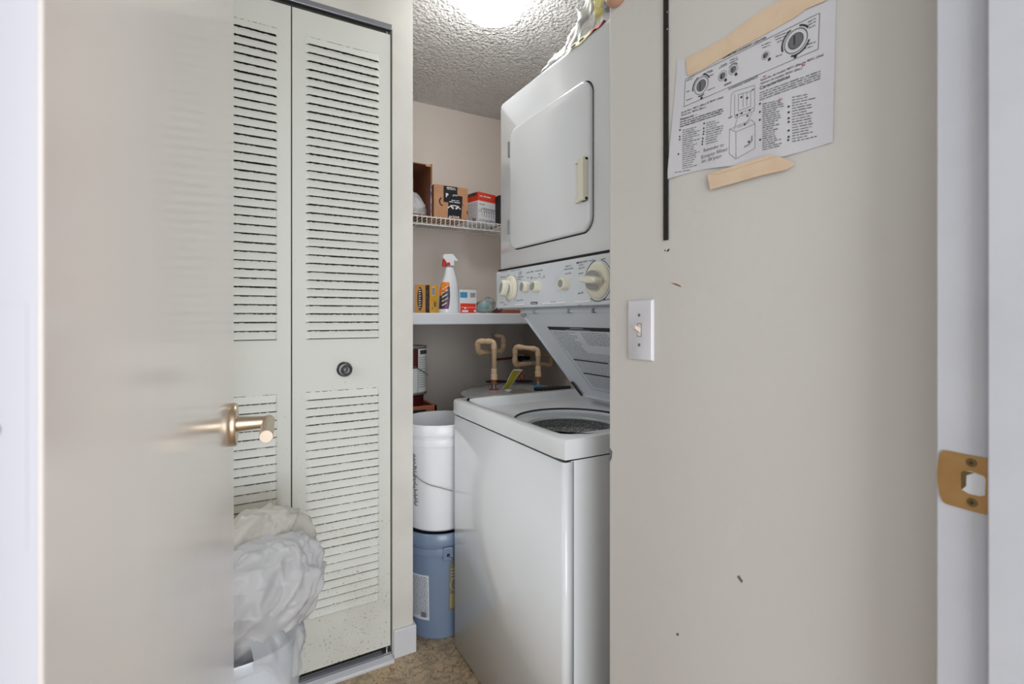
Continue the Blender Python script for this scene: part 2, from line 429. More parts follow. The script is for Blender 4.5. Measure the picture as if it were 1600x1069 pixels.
# ================================================================== SETTING
XW = .715          # right wall plane
YE = .831          # end of right wall
YB = 1.712         # bifold wall plane
YK = 2.71          # back wall
HC = 2.44
XL = -.30; XA = 1.62
def struct(name, bm, m, label=None, **k):
    return tag(obj(name, bm, m, **k), label, kind='structure')
b = NB(); box(b, -1.6, -2.6, -.06, 2.2, 3.0, 0); struct('floor', b, 'vinyl', 'beige brown marbled vinyl floor')
b = NB(); box(b, -1.6, -2.6, HC, 2.2, 3.0, HC+.08); struct('ceiling', b, 'popcorn', 'white popcorn textured ceiling')
b = NB(); box(b, XW, .2297, 0, 1.62, YE, HC); wr = struct('wall_right', b, 'wall_paint', 'beige painted wall at the right, carrying the light switch and the taped sheet', bev=.004)
b = NB(); box(b, XA, YE-.1, 0, XA+.1, YK+.1, HC); struct('wall_alcove_right', b, 'alcove_paint')
b = NB(); box(b, -1.55, YK, 0, XA, YK+.1, HC); struct('wall_back', b, 'alcove_paint', 'pinkish beige wall behind the shelves')
XE = .558; XD0, XD1 = -.170, .484
HD = 2.235
b = NB(); box(b, XD1, YB, 0, XE, YB+.11, HC); box(b, -1.5, YB, 0, XD0, YB+.11, HC); box(b, XD0, YB, HD, XD1, YB+.11, HC)
struct('wall_closet', b, 'end_wall_paint', 'off-white wall around the louvered closet doors')
b = NB(); box(b, XE-.11, YB+.11, 0, XE, YK, HC); struct('wall_partition', b, 'alcove_paint')
b = NB(); box(b, -1.60, .23, 0, -1.50, YB+.1, HC); struct('wall_left', b, 'end_wall_paint')
# doorway wall around the camera's door
XJ0, XJ1 = -.105, .646
b = NB(); box(b, XJ1+.018, .085, 0, 1.6, .2295, HC); box(b, -1.6, .085, 0, XJ0-.018, .235, HC); box(b, XJ0-.018, .085, 2.06, XJ1+.018, .235, HC)
struct('wall_doorway', b, 'wall_paint', 'wall with the doorway the room is seen through')
b = NB()
box(b, XJ1, .08, 0, XJ1+.018, .23, 2.05); box(b, XJ1-.012, .142, 0, XJ1, .186, 2.04)      # jamb and stop
struct('trim_1', b, 'jamb_paint', 'white door jamb at the right edge with the strike plate', bev=.0015)
b = NB(); box(b, XJ0-.018, .08, 0, XJ0, .23, 2.05); box(b, XJ0, .15, 0, XJ0+.010, .186, 2.04); box(b, XJ0-.018, .08, 2.05, XJ1+.018, .23, 2.068)
struct('trim_3', b, 'trim_paint', bev=.0015)
# hall behind the camera
b = NB(); box(b, 2.1, -2.6, 0, 2.2, .235, HC); struct('wall_hall_right', b, 'hall_paint')
# dark paint crack along the stop
b = NB(); box(b, XJ1-.0006, .1862, 0, XJ1+.0001, .1885, 2.04); struct('trim_2', b, M['print_soft'].name if False else 'print_soft')
# baseboards
def baseboard(name, P, h=.098, label=None):
    """P: x0,y0,x1,y1 footprint"""
    b = NB(); x0, y0, x1, y1 = P; box(b, x0, y0, 0, x1, y1, h)
    struct(name, b, 'trim_paint', label, bev=.004)
b = NB(); box(b, XD1+.002, YB-.012, 0, XE+.010, YB, .098); box(b, XE, YB, 0, XE+.010, YB+.11, .098)
struct('baseboard_closet', b, 'trim_paint', 'short white baseboard at the end of the closet wall', bev=.003)
b = NB(); box(b, XW-.012, .26, 0, XW, YE, .095); struct('baseboard_right', b, 'trim_paint', bev=.003)
b = NB(); box(b, XE+.002, YK-.012, 0, XA, YK, .095); struct('baseboard_back', b, 'trim_paint', bev=.003)

# scuffs on the right wall
def scuff(poly, m='brush_scuff'):
    b = NB(); P = [atX(x, y, XW) for x, y in poly]; sheet(b, P, NX, .0006); obj('scuff_mark', b, m, wr)
s4 = 70/624
def c4(x, y): return (1020+x*s4, 340+y*s4)
scuff([c4(250, 910), c4(320, 918), c4(380, 945), c4(400, 968), c4(340, 950)])
scuff([c4(195, 470), c4(225, 432), c4(232, 450), c4(212, 475)], 'dark_gap')
scuff([c4(162, 455), c4(175, 447), c4(180, 460), c4(170, 470)], 'dark_gap')
scuff([(1152, 902), (1155, 899), (1161, 908), (1159, 911)], 'print_soft')
scuff([(1057, 990), (1060, 989), (1061, 993), (1058, 994)], 'print_soft')
scuff([(953, 700), (957, 706), (956, 716), (953, 722)], 'print_soft')

# ------------------------------------------------------------------ closet bifold doors
d1 = empty('door_1', (XD1, YB, 0), 'cream painted metal bifold closet door with pressed louvers and grime', kind='structure')
PITCH = .02747
def bifold(x0, x1, knobx=None):
    b = NB(); yf = YB+.004; t = .026; z0, z1 = .045, 2.200; m_ = .040
    lx0, lx1 = x0+m_, x1-m_
    secs = [(.217, .217+27*PITCH-.0), (1.13, 1.13+36*PITCH)]
    box(b, x0, yf, z0, lx0, yf+t, z1); box(b, lx1, yf, z0, x1, yf+t, z1)
    zz = z0
    for s0, s1 in secs:
        box(b, lx0, yf, zz, lx1, yf+t, s0); zz = s1
    box(b, lx0, yf, zz, lx1, yf+t, z1)
    d = .0055
    for (s0, s1), cnt in zip(secs, (27, 36)):
        for i in range(cnt):
            zb = s0+i*PITCH; zt = zb+PITCH
            rnd = random.Random(i*31+int(x0*1000)+cnt)
            gap = .0030
            X = [lx0, lx0+.005, lx0+.012, lx1-.005, lx1-.002, lx1]
            D = [0, d*.55, d, d, d*.55, 0]
            lift = rnd.uniform(-.0006, .0006)
            top = []; bot = []; lip = []; crease = []
            for x, dd in zip(X, D):
                g = gap*(dd/d)
                top.append(b.verts.new((x, yf, zt-.0001)))
                crease.append(b.verts.new((x, yf-.0004*(dd/d), zt-.0020)))
                bot.append(b.verts.new((x, yf-dd, zb+g+lift)))
                lip.append(b.verts.new((x, yf-dd+.0016, zb+g+lift*.5-.0004 if dd else zb)))
            for k in range(5):
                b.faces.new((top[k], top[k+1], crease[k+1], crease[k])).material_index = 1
                b.faces.new((crease[k], crease[k+1], bot[k+1], bot[k])).material_index = 0
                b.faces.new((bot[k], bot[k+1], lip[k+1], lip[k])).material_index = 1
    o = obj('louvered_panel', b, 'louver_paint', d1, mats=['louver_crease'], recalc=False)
    b = NB(); 
    for s0, s1 in secs: box(b, lx0+.001, yf+.012, s0+.001, lx1-.001, yf+.014, s1-.001)
    obj('louver_dark_sheet', b, 'dark_gap', o)  # black sheet painted as the unlit closet seen through the slits
    return o
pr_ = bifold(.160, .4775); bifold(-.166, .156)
kx, kz = xa(538, YB), zat(538, 577, YB)
b = NB(); lathe(b, V(kx, YB+.004, kz), NY, [(0, .024), (.003, .025), (.005, .023), (.005, .020), (.009, .017), (.014, .0165), (.018, .021), (.023, .023), (.026, .021), (.027, .015), (.0255, .013), (.0255, .008), (.028, .006), (.0285, .001)], 32)
mat('knob_metal', (84, 84, 86), .32, metal=.85, bump=.3, bscale=400)
tag(obj('knob', b, 'knob_metal', pr_, smooth=True), 'dark round door knob')
M['rubber_black'].node_tree.nodes['Principled BSDF'].inputs['Specular IOR Level'].default_value = .6
b = NB(); box(b, XD0, YB-.002, 2.2155, XD1-.001, YB+.006, HD-.0005); box(b, XD0, YB+.006, 2.225, XD1-.001, YB+.034, HD-.0005)
obj('top_track', b, 'track_grey', d1, bev=.002)
b = NB(); cyl(b, V(.468, YB+.016, 2.205), V(.468, YB+.016, 2.222), .006, n=10); obj('pivot_pin', b, 'chrome', d1)
b = NB(); cyl(b, V(.468, YB+.016, .018), V(.468, YB+.016, .05), .005, n=10); box(b, .45, YB+.004, .012, .483, YB+.03, .022); obj('pivot_pin', b, 'chrome', d1)
b = NB(); box(b, XD0, YB+.0, 0, XD1, YB+.032, .012); box(b, XD0, YB-.03, 0, XD1-.001, YB-.001, .012); obj('sill_strip', b, 'trim_paint', d1, bev=.002)
b = NB(); box(b, XD0, YB+.002, .012, XD1-.03, YB+.006, .022); box(b, XD0, YB+.026, .012, XD1-.03, YB+.03, .022); obj('bottom_track', b, 'track_grey', d1)
# closet inside
b = NB(); box(b, XD0-.3, YB+.55, 0, XE-.115, YB+.6, HC); struct('wall_closet_inside', b, 'end_wall_paint')
b = NB(); box(b, XD0-.02, YB+.11, 0, XD0-.01, YB+.55, HC); struct('wall_closet_side', b, 'end_wall_paint')

# ------------------------------------------------------------------ open room door
ang = math.atan2(.0600, .73)
dv = V(math.sin(ang), math.cos(ang), 0); dn = V(dv.y, -dv.x, 0)        # along the face away from the hinge / out of the face
A = V(-.0620, .243, 0); DL = .735
d2 = empty('door_2', A, 'glossy off-white slab door standing open at the left, seen almost edge on', kind='structure')
b = NB(); obox(b, A+V(0, 0, .012), dv, VZ, -dn, DL, 2.03, .035); obj('door_slab', b, 'door_gloss', d2, bev=.0015)
b = NB(); obox(b, A+V(0, 0, .014)-dv*.0004-dn*.0338, dn, VZ, dv, .0328, 2.026, .0004); obj('slab_edge_dimmed', b, 'door_edge_dimmed', d2)  # thin cover with shade put into its colour, so the edge stays dimmer
B = A+dv*DL
hc = A+dv*(DL-.068)+V(0, 0, 1.0285)
b = NB(); lathe(b, hc, dn, [(0, .0335), (.002, .0345), (.0085, .0345), (.0105, .0330), (.0105, .010)], 48)
hr = obj('handle_rose', b, 'satin_bronze', d2, smooth=True)
b = NB(); lathe(b, hc, dn, [(.009, .0125), (.030, .0108), (.048, .0100), (.060, .0098)], 28); obj('lever_neck', b, 'satin_bronze', hr, smooth=True)
b = NB(); c0 = hc+dn*.056; cyl(b, c0+dv*.012, c0-dv*.112, .0095, n=28); obj('lever_bar', b, 'satin_bronze', hr, smooth=True, bev=.001)
b = NB(); cyl(b, c0-dv*.1115, c0-dv*.1128, .0088, n=28); obj('lever_end', b, 'satin_end', hr)
b = NB(); obox(b, B+V(0, 0, 1.015)-dn*.030-dv*.0005, dn, VZ, dv, .025, .058, .0015); obj('latch_plate', b, 'satin_bronze', d2)
# hinges on the hinge edge of the slab
for hz in (1.93, 1.16, .25):
    b = NB(); obox(b, A-dn*.034+V(0, 0, hz-.045)-dv*.0005, dn, VZ, -dv, .030, .09, .0003)
    cyl(b, A-dn*.041+V(0, 0, hz-.045)-dv*.001, A-dn*.041+V(0, 0, hz+.045)-dv*.001, .005, n=12)
    h_ = obj('hinge', b, 'door_edge_dimmed', d2)
    for dz in (-.03, 0, .03):
        b = NB(); cyl(b, A-dn*(.022 if dz else .014)+V(0, 0, hz+dz)-dv*.0006, A-dn*(.022 if dz else .014)+V(0, 0, hz+dz)-dv*.0012, .0030, n=10)
        obj('screw', b, 'print_soft', h_)

# ------------------------------------------------------------------ strike plate on the jamb
sc3 = 180/875
def J(cx, cy, off=0): return atX(1420+cx*sc3, 640+cy*sc3, XJ1-off)
outer = [(300, 312), (460, 345), (605, 372), (622, 385), (628, 600), (632, 808), (500, 777), (290, 716), (262, 695), (240, 650), (222, 560), (218, 480), (228, 380), (240, 330), (262, 308)]
hole = [(400, 478), (418, 464), (480, 468), (575, 505), (590, 530), (583, 652), (540, 658), (460, 640), (404, 608), (400, 560)]
def curve_sheet(name, loops, n, t, m, parent=None):
    """polygon with holes as a thin solid"""
    o0 = loops[0][0]; u = (loops[0][1]-o0).normalized(); v_ = n.cross(u).normalized()
    cu = bpy.data.curves.new('c', 'CURVE'); cu.dimensions = '2D'; cu.fill_mode = 'BOTH'; cu.extrude = t/2
    for lp in loops:
        s = cu.splines.new('POLY'); s.points.add(len(lp)-1)
        for i, p in enumerate(lp): s.points[i].co = ((p-o0).dot(u), (p-o0).dot(v_), 0, 1)
        s.use_cyclic_u = True
    o = bpy.data.objects.new('c', cu); C.objects.link(o); bpy.context.view_layer.update()
    me = bpy.data.meshes.new_from_object(o.evaluated_get(bpy.context.evaluated_depsgraph_get()))
    bpy.data.objects.remove(o); bpy.data.curves.remove(cu)
    R = Matrix((u, v_, n)).transposed().to_4x4(); me.transform(Matrix.Translation(o0+n*(t/2))@R)
    return link(name, me, m, parent)
sp = empty('strike_plate', J(430, 560), 'small brass strike plate screwed to the white door jamb', 'strike plate')
curve_sheet('plate', [[J(*p) for p in outer], [J(*p) for p in hole]], NX, .0014, 'brass', sp)
b = NB(); sheet(b, [J(*p)+NX*.0001 for p in hole], NX, .0005); obj('latch_pocket', b, 'trim_paint', sp)
b = NB(); sheet(b, [J(*p)+NX*.0007 for p in ((400, 478), (418, 464), (500, 480), (440, 500), (438, 580), (404, 608))], NX, .0004); obj('pocket_edge', b, 'brass_dark', sp)
for c_ in ((480, 403), (485, 705)):
    b = NB(); lathe(b, J(*c_), NX, [(.001, .0045), (.0021, .0042), (.0023, .003)], 20)
    s_ = obj('screw', b, 'brass_dark', sp, smooth=True)
    b = NB(); 
    for a_ in (0, PI/2): 
        u = UX*math.cos(a_)+VZ*math.sin(a_); mark(b, J(*c_)-u*.0022-NX.cross(u)*.0004, J(*c_)+u*.0022-NX.cross(u)*.0004, NX, .0009, off=.0025)
    obj('cross_slot', b, 'dark_gap', s_)

# ------------------------------------------------------------------ light switch
sw = empty('light_switch', atX(1003, 518, XW), 'white wall plate with a single toggle light switch on the beige wall', 'light switch')
pc = (atX(984, 476, XW)+atX(1022, 558, XW))/2
wy = abs(atX(984, 476, XW).y-atX(1022, 558, XW).y); hh = .122
b = NB(); P = rrect(wy, hh, .003)
rings(b, [[pc+UX*x+VZ*y for x, y in P], [pc+UX*x+VZ*y+NX*.003 for x, y in P], [pc+UX*x*.93+VZ*y*.955+NX*.0062 for x, y in P]])
obj('wall_plate', b, 'switch_white', sw, smooth=True)
b = NB(); P = rrect(.0125, .027, .001); rings(b, [[pc+UX*x+VZ*y+NX*.0055 for x, y in P], [pc+UX*x+VZ*y+NX*.0066 for x, y in P]]); o = obj('toggle_slot', b, 'print_soft', sw)
b = NB(); P = rrect(.0095, .024, .001); rings(b, [[pc+UX*x+VZ*y+NX*.006 for x, y in P], [pc+UX*x+VZ*y+NX*.0069 for x, y in P]]); obj('toggle_base', b, 'switch_white', sw)
b = NB(); P = rrect(.0088, .010, .001); rings(b, [[pc+UX*x+VZ*(y-.001)+NX*.006 for x, y in P], [pc+UX*x*.8+VZ*(y*.7+.006)+NX*.020 for x, y in P]]); obj('toggle', b, 'toggle_ivory', sw, bev=.0008)
for dz in (.030, -.030):
    b = NB(); cyl(b, pc+VZ*dz+NX*.006, pc+VZ*dz+NX*.0072, .0032, n=14); mark(b, pc+VZ*(dz-.0006)-UX*.003, pc+VZ*(dz-.0006)+UX*.003, NX, .001, off=.0074)
    obj('screw', b, 'print_soft', sw)

# ------------------------------------------------------------------ black slotted strip on the right wall
p0 = atX(1038.5, 376, XW); p1 = atX(1045.5, 376, XW)
ymid = (p0.y+p1.y)/2+.0006; ww = abs(p0.y-p1.y)
st = empty('shelf_standard', V(XW, ymid, p0.z), 'narrow black metal shelf strip running up the beige wall', 'shelf bracket strip')
b = NB(); box(b, XW-.0035, ymid-ww/2, p0.z, XW, ymid+ww/2, 2.2); obj('strip', b, 'bracket_black', st, bev=.0008)
b = NB()
for i in range(30):
    z = p0.z+.02+i*.027
    for s_ in (-.0018,): box(b, XW-.0038, ymid+s_-.0008, z, XW-.0034, ymid+s_+.0008, z+.010)
obj('slots', b, 'dark_gap', st)
for py in (17, 44):
    q = atX(1048, py, XW); b = NB(); lathe(b, V(XW-.003, ymid-ww*.42, q.z), NX, [(0, .0016), (.0008, .0014), (.0010, .0005)], 12); obj('screw', b, 'chrome', st)

# tan round fitting above the wall end
q = atX(968, -18, XW)
b = NB(); lathe(b, V(XW, q.y, q.z), NX, [(0, .036), (.004, .038), (.010, .036), (.016, .028), (.020, .012), (.0205, .001)], 36)
tag(obj('round_fitting', b, 'tan_fitting', smooth=True), 'tan round fitting cut off by the top edge above the switch', 'wall fitting')

# ------------------------------------------------------------------ instruction sheet
K1 = 300/1035
def curl(y, z):
    t = max(0, (1.63-z)/.12)
    return .0012+.004*max(0, min(1, t))**2*(.5+.5*math.sin(y*60))*.5
def onp(q): return V(XW-curl(q.y, q.z)-.0006, q.y, q.z)
def PW(cx, cy): return atX(1030+cx*K1, cy*K1, XW)
sh = empty('instruction_sheet', atX(1170, 150, XW), 'white printed sheet about a washer and dryer taped to the beige wall', 'paper')
co = {'tl': PW(100, 330), 'tr': PW(956, -10), 'br': PW(940, 778), 'bl': PW(48, 968)}
b = NB(); NU, NV = 24, 18; grid = []
for i in range(NU+1):
    row = []
    for j in range(NV+1):
        s, t = i/NU, j/NV
        p = (co['tl']*(1-s)+co['tr']*s)*(1-t)+(co['bl']*(1-s)+co['br']*s)*t
        # slightly wavy lower edge and lifted lower-left corner
        p = p+V(0, 0, .004*math.sin(s*7)*t*t)
        row.append(b.verts.new(V(XW-curl(p.y, p.z), p.y, p.z)))
    grid.append(row)
for i in range(NU):
    for j in range(NV): b.faces.new((grid[i][j], grid[i+1][j], grid[i+1][j+1], grid[i][j+1]))
obj('paper', b, 'paper', sh, smooth='all')
b = NB()     # printing (mi 0 black, 1 soft, 2 red)
def ln(x0, y0, x1, y1, w_=.0007, mi=0):
    a, c = PW(x0, y0), PW(x1, y1); mark(b, a, c, NX, w_, mi, 0, onp)
def tx(s, x0, y0, x1, y1, h, mi=0, bold=.015): text(b, s, PW(x0, y0), PW(x1, y1), NX, h, mi, 0, bold, onp)
def wl(x0, y0, x1, y1, h=.0022, mi=0, seed=0): words(b, PW(x0, y0), PW(x1, y1), NX, h, mi, 0, seed, onp)
for q in (((138, 577), (145, 430)), ((145, 430), (868, 73)), ((868, 73), (860, 268)), ((138, 577), (860, 268))): ln(*q[0], *q[1])
def dial(cx, cy, r, arcs, grip=True):
    c = PW(cx, cy)
    arc(b, c, r*.97, r*1.03, 0, 360, UX, VZ, NX, 0, 0, 30, onp)
    arc(b, c, r*.62, r*.68, 0, 360, UX, VZ, NX, 0, 0, 24, onp)
    arc(b, c, 0, r*.62, 0, 360, UX, VZ, NX, -.0001, 1, 20, onp)
    mark(b, c-VZ*r*.55-UX*.001, c+VZ*r*.55-UX*.001, NX, .0022, 0, 0, onp)
    for a0, a1 in arcs: arc(b, c, r*1.15, r*1.3, a0, a1, UX, VZ, NX, 0, 0, 12, onp)
def dmm(cx, cy, dy): return abs(PW(cx, cy-dy).z-PW(cx, cy+dy).z)/2
dial(230, 462, dmm(230, 462, 45), ((20, 80), (110, 190), (250, 290)))
dial(345, 410, dmm(345, 410, 26), ()); dial(403, 376, dmm(403, 376, 26), ((40, 140),))
dial(577, 300, dmm(577, 300, 22), ()); dial(740, 222, dmm(740, 222, 62), ((30, 75), (110, 200), (250, 340)))
def dot(cx, cy, r=.0022, mi=0): arc(b, PW(cx, cy), 0, r, 0, 360, UX, VZ, NX, 0, mi, 10, onp)
for q in ((232, 530), (362, 433), (418, 402), (598, 321), (738, 307)): dot(*q, .0026)
tx('KENMORE LAUNDRY CENTER', 345, 320, 582, 208, .0034, bold=.02)
tx('CONSOLE GRAPHICS', 378, 488, 535, 420, .0034)
tx('KENMORE', 355, 466, 392, 448, .0026, bold=.03)
for q in ((160, 425, 195, 408), (150, 440, 185, 424), (245, 400, 290, 380), (270, 395, 300, 382), (275, 412, 300, 402), (265, 490, 305, 474), (150, 545, 182, 532), (150, 500, 168, 492),
          (325, 372, 370, 350), (335, 360, 372, 342), (385, 345, 430, 320), (385, 330, 425, 312), (555, 250, 605, 230), (560, 262, 600, 247), (625, 205, 700, 175), (630, 218, 690, 195), (640, 232, 680, 215),
          (632, 310, 672, 295), (805, 125, 850, 100), (808, 140, 848, 118), (812, 155, 845, 138), (800, 245, 850, 228), (775, 270, 830, 252)):
    wl(*q, h=.0018, seed=int(q[0]))
tx('Stock Nos. 98711 (Elec.) & 98751 (Gas)', 122, 614, 350, 528, .0030); tx('Stock No. 98741 (Elec.)', 122, 628, 255, 582, .0030)
tx('Features \u2013', 118, 652, 208, 622, .0042)
for i in range(3): wl(116, 664+i*12, 352, 590+i*11, .0024, 0, i+3)
def col(x0, y0, x1, y1, slope, n_, seed, dots=(), h=.0022):
    for i in range(n_):
        y = y0+(y1-y0)*i/(n_-1); rnd = random.Random(seed*50+i); e = x0+(x1-x0)*rnd.uniform(.55, 1)
        wl(x0, y, e, y-slope*(e-x0), h, 1, seed*99+i)
    for dx, dy in dots: dot(dx, dy, .0017)
col(130, 706, 225, 912, .25, 19, 1, ((117, 702), (116, 738), (116, 754), (110, 832)))
col(258, 668, 352, 780, .25, 10, 2, ((247, 667), (245, 693), (245, 710), (243, 724), (240, 748), (238, 764), (237, 779)))
tx('Part No. 3393456', 92, 934, 170, 920, .0020)
tx('Stock No. de modelo 98711 (Elec.) y 98751 (Gas)', 550, 440, 890, 300, .0030); tx('N\u00famero de modelo 98751 (Elec.)', 550, 458, 775, 372, .0028)
tx('Caracter\u00edsticas', 547, 486, 710, 420, .0052)
for i in range(4): wl(546, 506+i*13, 872, 388+i*13, .0024, 1, i+30)
col(562, 566, 680, 812, .22, 22, 3, ((548, 561), (548, 605), (548, 648), (550, 755)))
col(722, 530, 862, 768, .22, 17, 4, ((705, 577), (705, 608), (705, 640), (705, 660), (705, 706), (705, 740), (703, 757)))
tx('Reminder to', 245, 822, 355, 790, .0058, 3, 0); tx('Empty filter', 232, 858, 378, 812, .0058, 3, 0); tx('in dryer', 235, 880, 345, 850, .0062, 3, 0)
# line drawing of the laundry centre
def poly(pts, close=False, w_=.0006):
    for i in range(len(pts)-1): ln(*pts[i], *pts[i+1], w_, 1)
    if close: ln(*pts[-1], *pts[0], w_, 1)
poly([(385, 700), (383, 830), (418, 860), (522, 800), (522, 668), (418, 712), (418, 860)]); poly([(385, 700), (418, 712)]); poly([(385, 700), (500, 648), (522, 668)])
poly([(392, 515), (388, 640)]); poly([(392, 515), (410, 495), (518, 462), (518, 580), (412, 622), (412, 510)]); poly([(412, 622), (415, 640), (518, 600), (518, 580)])
poly([(430, 510), (430, 602), (498, 575), (498, 492)], True); poly([(455, 505), (455, 580)]); poly([(475, 497), (475, 570)])
poly([(424, 640), (408, 700)]); poly([(505, 610), (470, 670)]); poly([(425, 692), (488, 662)])
poly([(378, 642), (400, 632)], w_=.0018); poly([(500, 492), (518, 485)], w_=.002); poly([(462, 796), (485, 785), (506, 760), (506, 732)], w_=.0016)
for q in ((447, 525), (478, 530), (480, 625), (465, 672), (487, 765), (425, 622), (448, 612), (492, 595)): dot(*q, .0018)
obj('printed_text', b, 'print_black', sh, mats=['print_soft', 'print_red', 'handwriting'], recalc=False)
b = NB(); arc(b, PW(783, 347), .0015, .0028, 30, 330, UX, VZ, NX, 0, 0, 10, onp); wl(655, 548, 672, 535, .0022, 0, 3); wl(562, 420, 580, 412, .0022, 0, 5); ln(655, 530, 650, 552, .0008)
objs('pen_mark', b, 'print_red', sh)
def tape(name, pts, lift=.0022):
    b = NB(); P = [PW(x, y) for x, y in pts]; P = [V(XW-lift, p.y, p.z) for p in P]; sheet(b, P, NX, .0005); return obj(name, b, 'masking_tape', sh)
tape('masking_tape', [(148, 318), (200, 290), (300, 240), (380, 190), (470, 120), (560, 60), (660, 5), (760, -60), (960, -80), (900, 8), (800, 50), (740, 95), (560, 195), (400, 282), (250, 370), (165, 410), (155, 400)])
tape('masking_tape', [(275, 940), (330, 925), (470, 880), (610, 838), (680, 855), (738, 880), (742, 893), (702, 918), (560, 950), (420, 990), (290, 1025), (282, 990)], .0065)
tape('tape_fold', [(280, 942), (470, 882), (610, 840), (640, 848), (480, 898), (330, 942)], .0072)

# ================================================================== LAUNDRY CENTRE
WX0, WX1 = .690, 1.50; WY0, WY1 = .968, 1.672
lc = empty('laundry_center', V(1.1, 1.32, 0), 'white stacked laundry center, dryer above a top-loading washer with its lid open', 'washer dryer')
b = NB(); q_ = [(WX0+.03, WY0+.008), (WX1, WY0+.008), (WX1, WY1-.008), (WX0+.03, WY1-.008)]
rings(b, [[V(x, y, z) for x, y in q_] for z in (.848, .02)], False, True); obj('washer_cabinet', b, 'appliance_side', lc)
b = NB()                                    # front panel wraps both corners
P = [(WX0+.034, WY0+.006), (WX0+.018, WY0+.006), (WX0+.010, WY0+.009), (WX0+.006, WY0+.018), (WX0+.006, WY1-.018), (WX0+.010, WY1-.009), (WX0+.018, WY1-.006), (WX0+.034, WY1-.006)]
Q = [(WX0+.034, WY0+.0085)] + [(x+.002, y) for x, y in []]
rings(b, [[V(x, y, z) for x, y in P] for z in (.012, .846)], False, False, closed=False)
md = obj('front_panel', b, 'appliance_white', lc, smooth=True)
s_ = md.modifiers.new('s', 'SOLIDIFY'); s_.thickness = .002
b = NB(); box(b, WX0+.0345, WY0+.0072, .02, WX0+.0365, WY0+.0085, .846); obj('panel_seam', b, 'dark_gap', lc)
b = NB(); gx0, gx1, gy0, gy1 = WX0+.014, WX1-.01, WY0+.010, WY1-.010
def gr(i, z): return [V(gx0+i, gy0+i, z), V(gx1-i, gy0+i, z), V(gx1-i, gy1-i, z), V(gx0+i, gy1-i, z)]
rings(b, [gr(0, .8475), gr(0, .853), gr(.02, .853), gr(.02, .8475)], False, False); obj('top_gasket', b, 'dark_gap', lc)
# top with recess and round opening
def sup(cx, cy, a, c, n_, z, K=96):
    R = []
    for i in range(K):
        t = 2*PI*i/K+.0001; cs, sn = math.cos(t), math.sin(t)
        r = (abs(cs/a)**n_+abs(sn/c)**n_)**(-1/n_); R.append(V(cx+r*cs, cy+r*sn, z))
    return R
mx_, my_ = (WX0+WX1)/2, (WY0+WY1)/2; ax, ay = (WX1-WX0)/2, (WY1-WY0)/2
hx, hy = .955, 1.285
rx = (.738+1.205)/2; ra = (1.205-.738)/2; ry = my_; rb = ay-.05
def crect(x0, x1, y0, y1, r, z, K=96):
    cx, cy = (x0+x1)/2, (y0+y1)/2; a, c = (x1-x0)/2, (y1-y0)/2; R = []
    for i in range(K):
        t = 2*PI*i/K+.0001; cs, sn = math.cos(t), math.sin(t)
        # ray to rounded rectangle
        k = min(a/abs(cs) if cs else 9, c/abs(sn) if sn else 9); x, y = k*cs, k*sn
        dx, dy = abs(x)-(a-r), abs(y)-(c-r)
        if dx > 0 and dy > 0:
            X0, Y0 = a-r, c-r; A_ = 1; B_ = -2*(abs(cs)*X0+abs(sn)*Y0); C_ = X0*X0+Y0*Y0-r*r
            k = (-B_+math.sqrt(max(0, B_*B_-4*C_)))/2; x, y = k*cs, k*sn
        R.append(V(cx+x, cy+y, z))
    return R
b = NB()
rs = [crect(WX0+.012, WX1, WY0+.012, WY1-.012, .012, .853), crect(WX0+.001, WX1, WY0+.001, WY1-.001, .016, .8535), crect(WX0, WX1, WY0, WY1, .018, .862), crect(WX0, WX1, WY0, WY1, .018, .894),
      crect(WX0+.003, WX1, WY0+.003, WY1-.003, .018, .902), crect(WX0+.010, WX1, WY0+.010, WY1-.010, .016, .905),
      crect(WX0+.030, 1.24, WY0+.040, WY1-.040, .03, .905), crect(WX0+.038, 1.236, WY0+.048, WY1-.048, .03, .902), crect(WX0+.052, 1.230, WY0+.062, WY1-.062, .035, .884), crect(WX0+.075, 1.222, WY0+.082, WY1-.082, .05, .876),
      sup(hx, hy, .195, .205, 2, .872), sup(hx, hy, .188, .198, 2, .868), sup(hx, hy, .186, .196, 2, .855), sup(hx, hy, .19, .20, 2, .84)]
rings(b, rs, False, False)
obj('washer_top', b, 'appliance_white', lc, smooth=True)
b = NB(); rings(b, [sup(hx, hy, .186, .196, 2, .8570), sup(hx, hy, .150, .160, 2, .850), sup(hx, hy, .147, .157, 2, .842), sup(hx, hy, .155, .165, 2, .836)], False, False); obj('tub_ring', b, 'tub_ring', lc, smooth=True)
b = NB(); rings(b, [sup(hx, hy, .165, .175, 2, .838), sup(hx, hy, .20, .21, 2, .80), sup(hx, hy, .20, .21, 2, .50), sup(hx, hy, .05, .05, 2, .48)], False, True); obj('basket', b, 'speckle', lc, smooth=True)
b = NB(); lathe(b, V(hx, hy, .485), VZ, [(0, .15), (.02, .12), (.06, .06), (.2, .05), (.26, .045), (.28, .02)], 28); obj('agitator', b, 'tub_ring', lc, smooth=True)
b = NB()
for i in range(4):                          # gap ring seen as the dark crescent
    pass
rings(b, [sup(hx, hy, .1905, .2005, 2, .8722), sup(hx, hy, .1865, .1965, 2, .8665)], False, False); obj('opening_gasket', b, 'rubber_black', lc)
# back support between the two bodies
b = NB(); box(b, 1.24, WY0+.02, .903, WX1, WY1-.02, 1.24); obj('back_panel', b, 'appliance_side', lc)
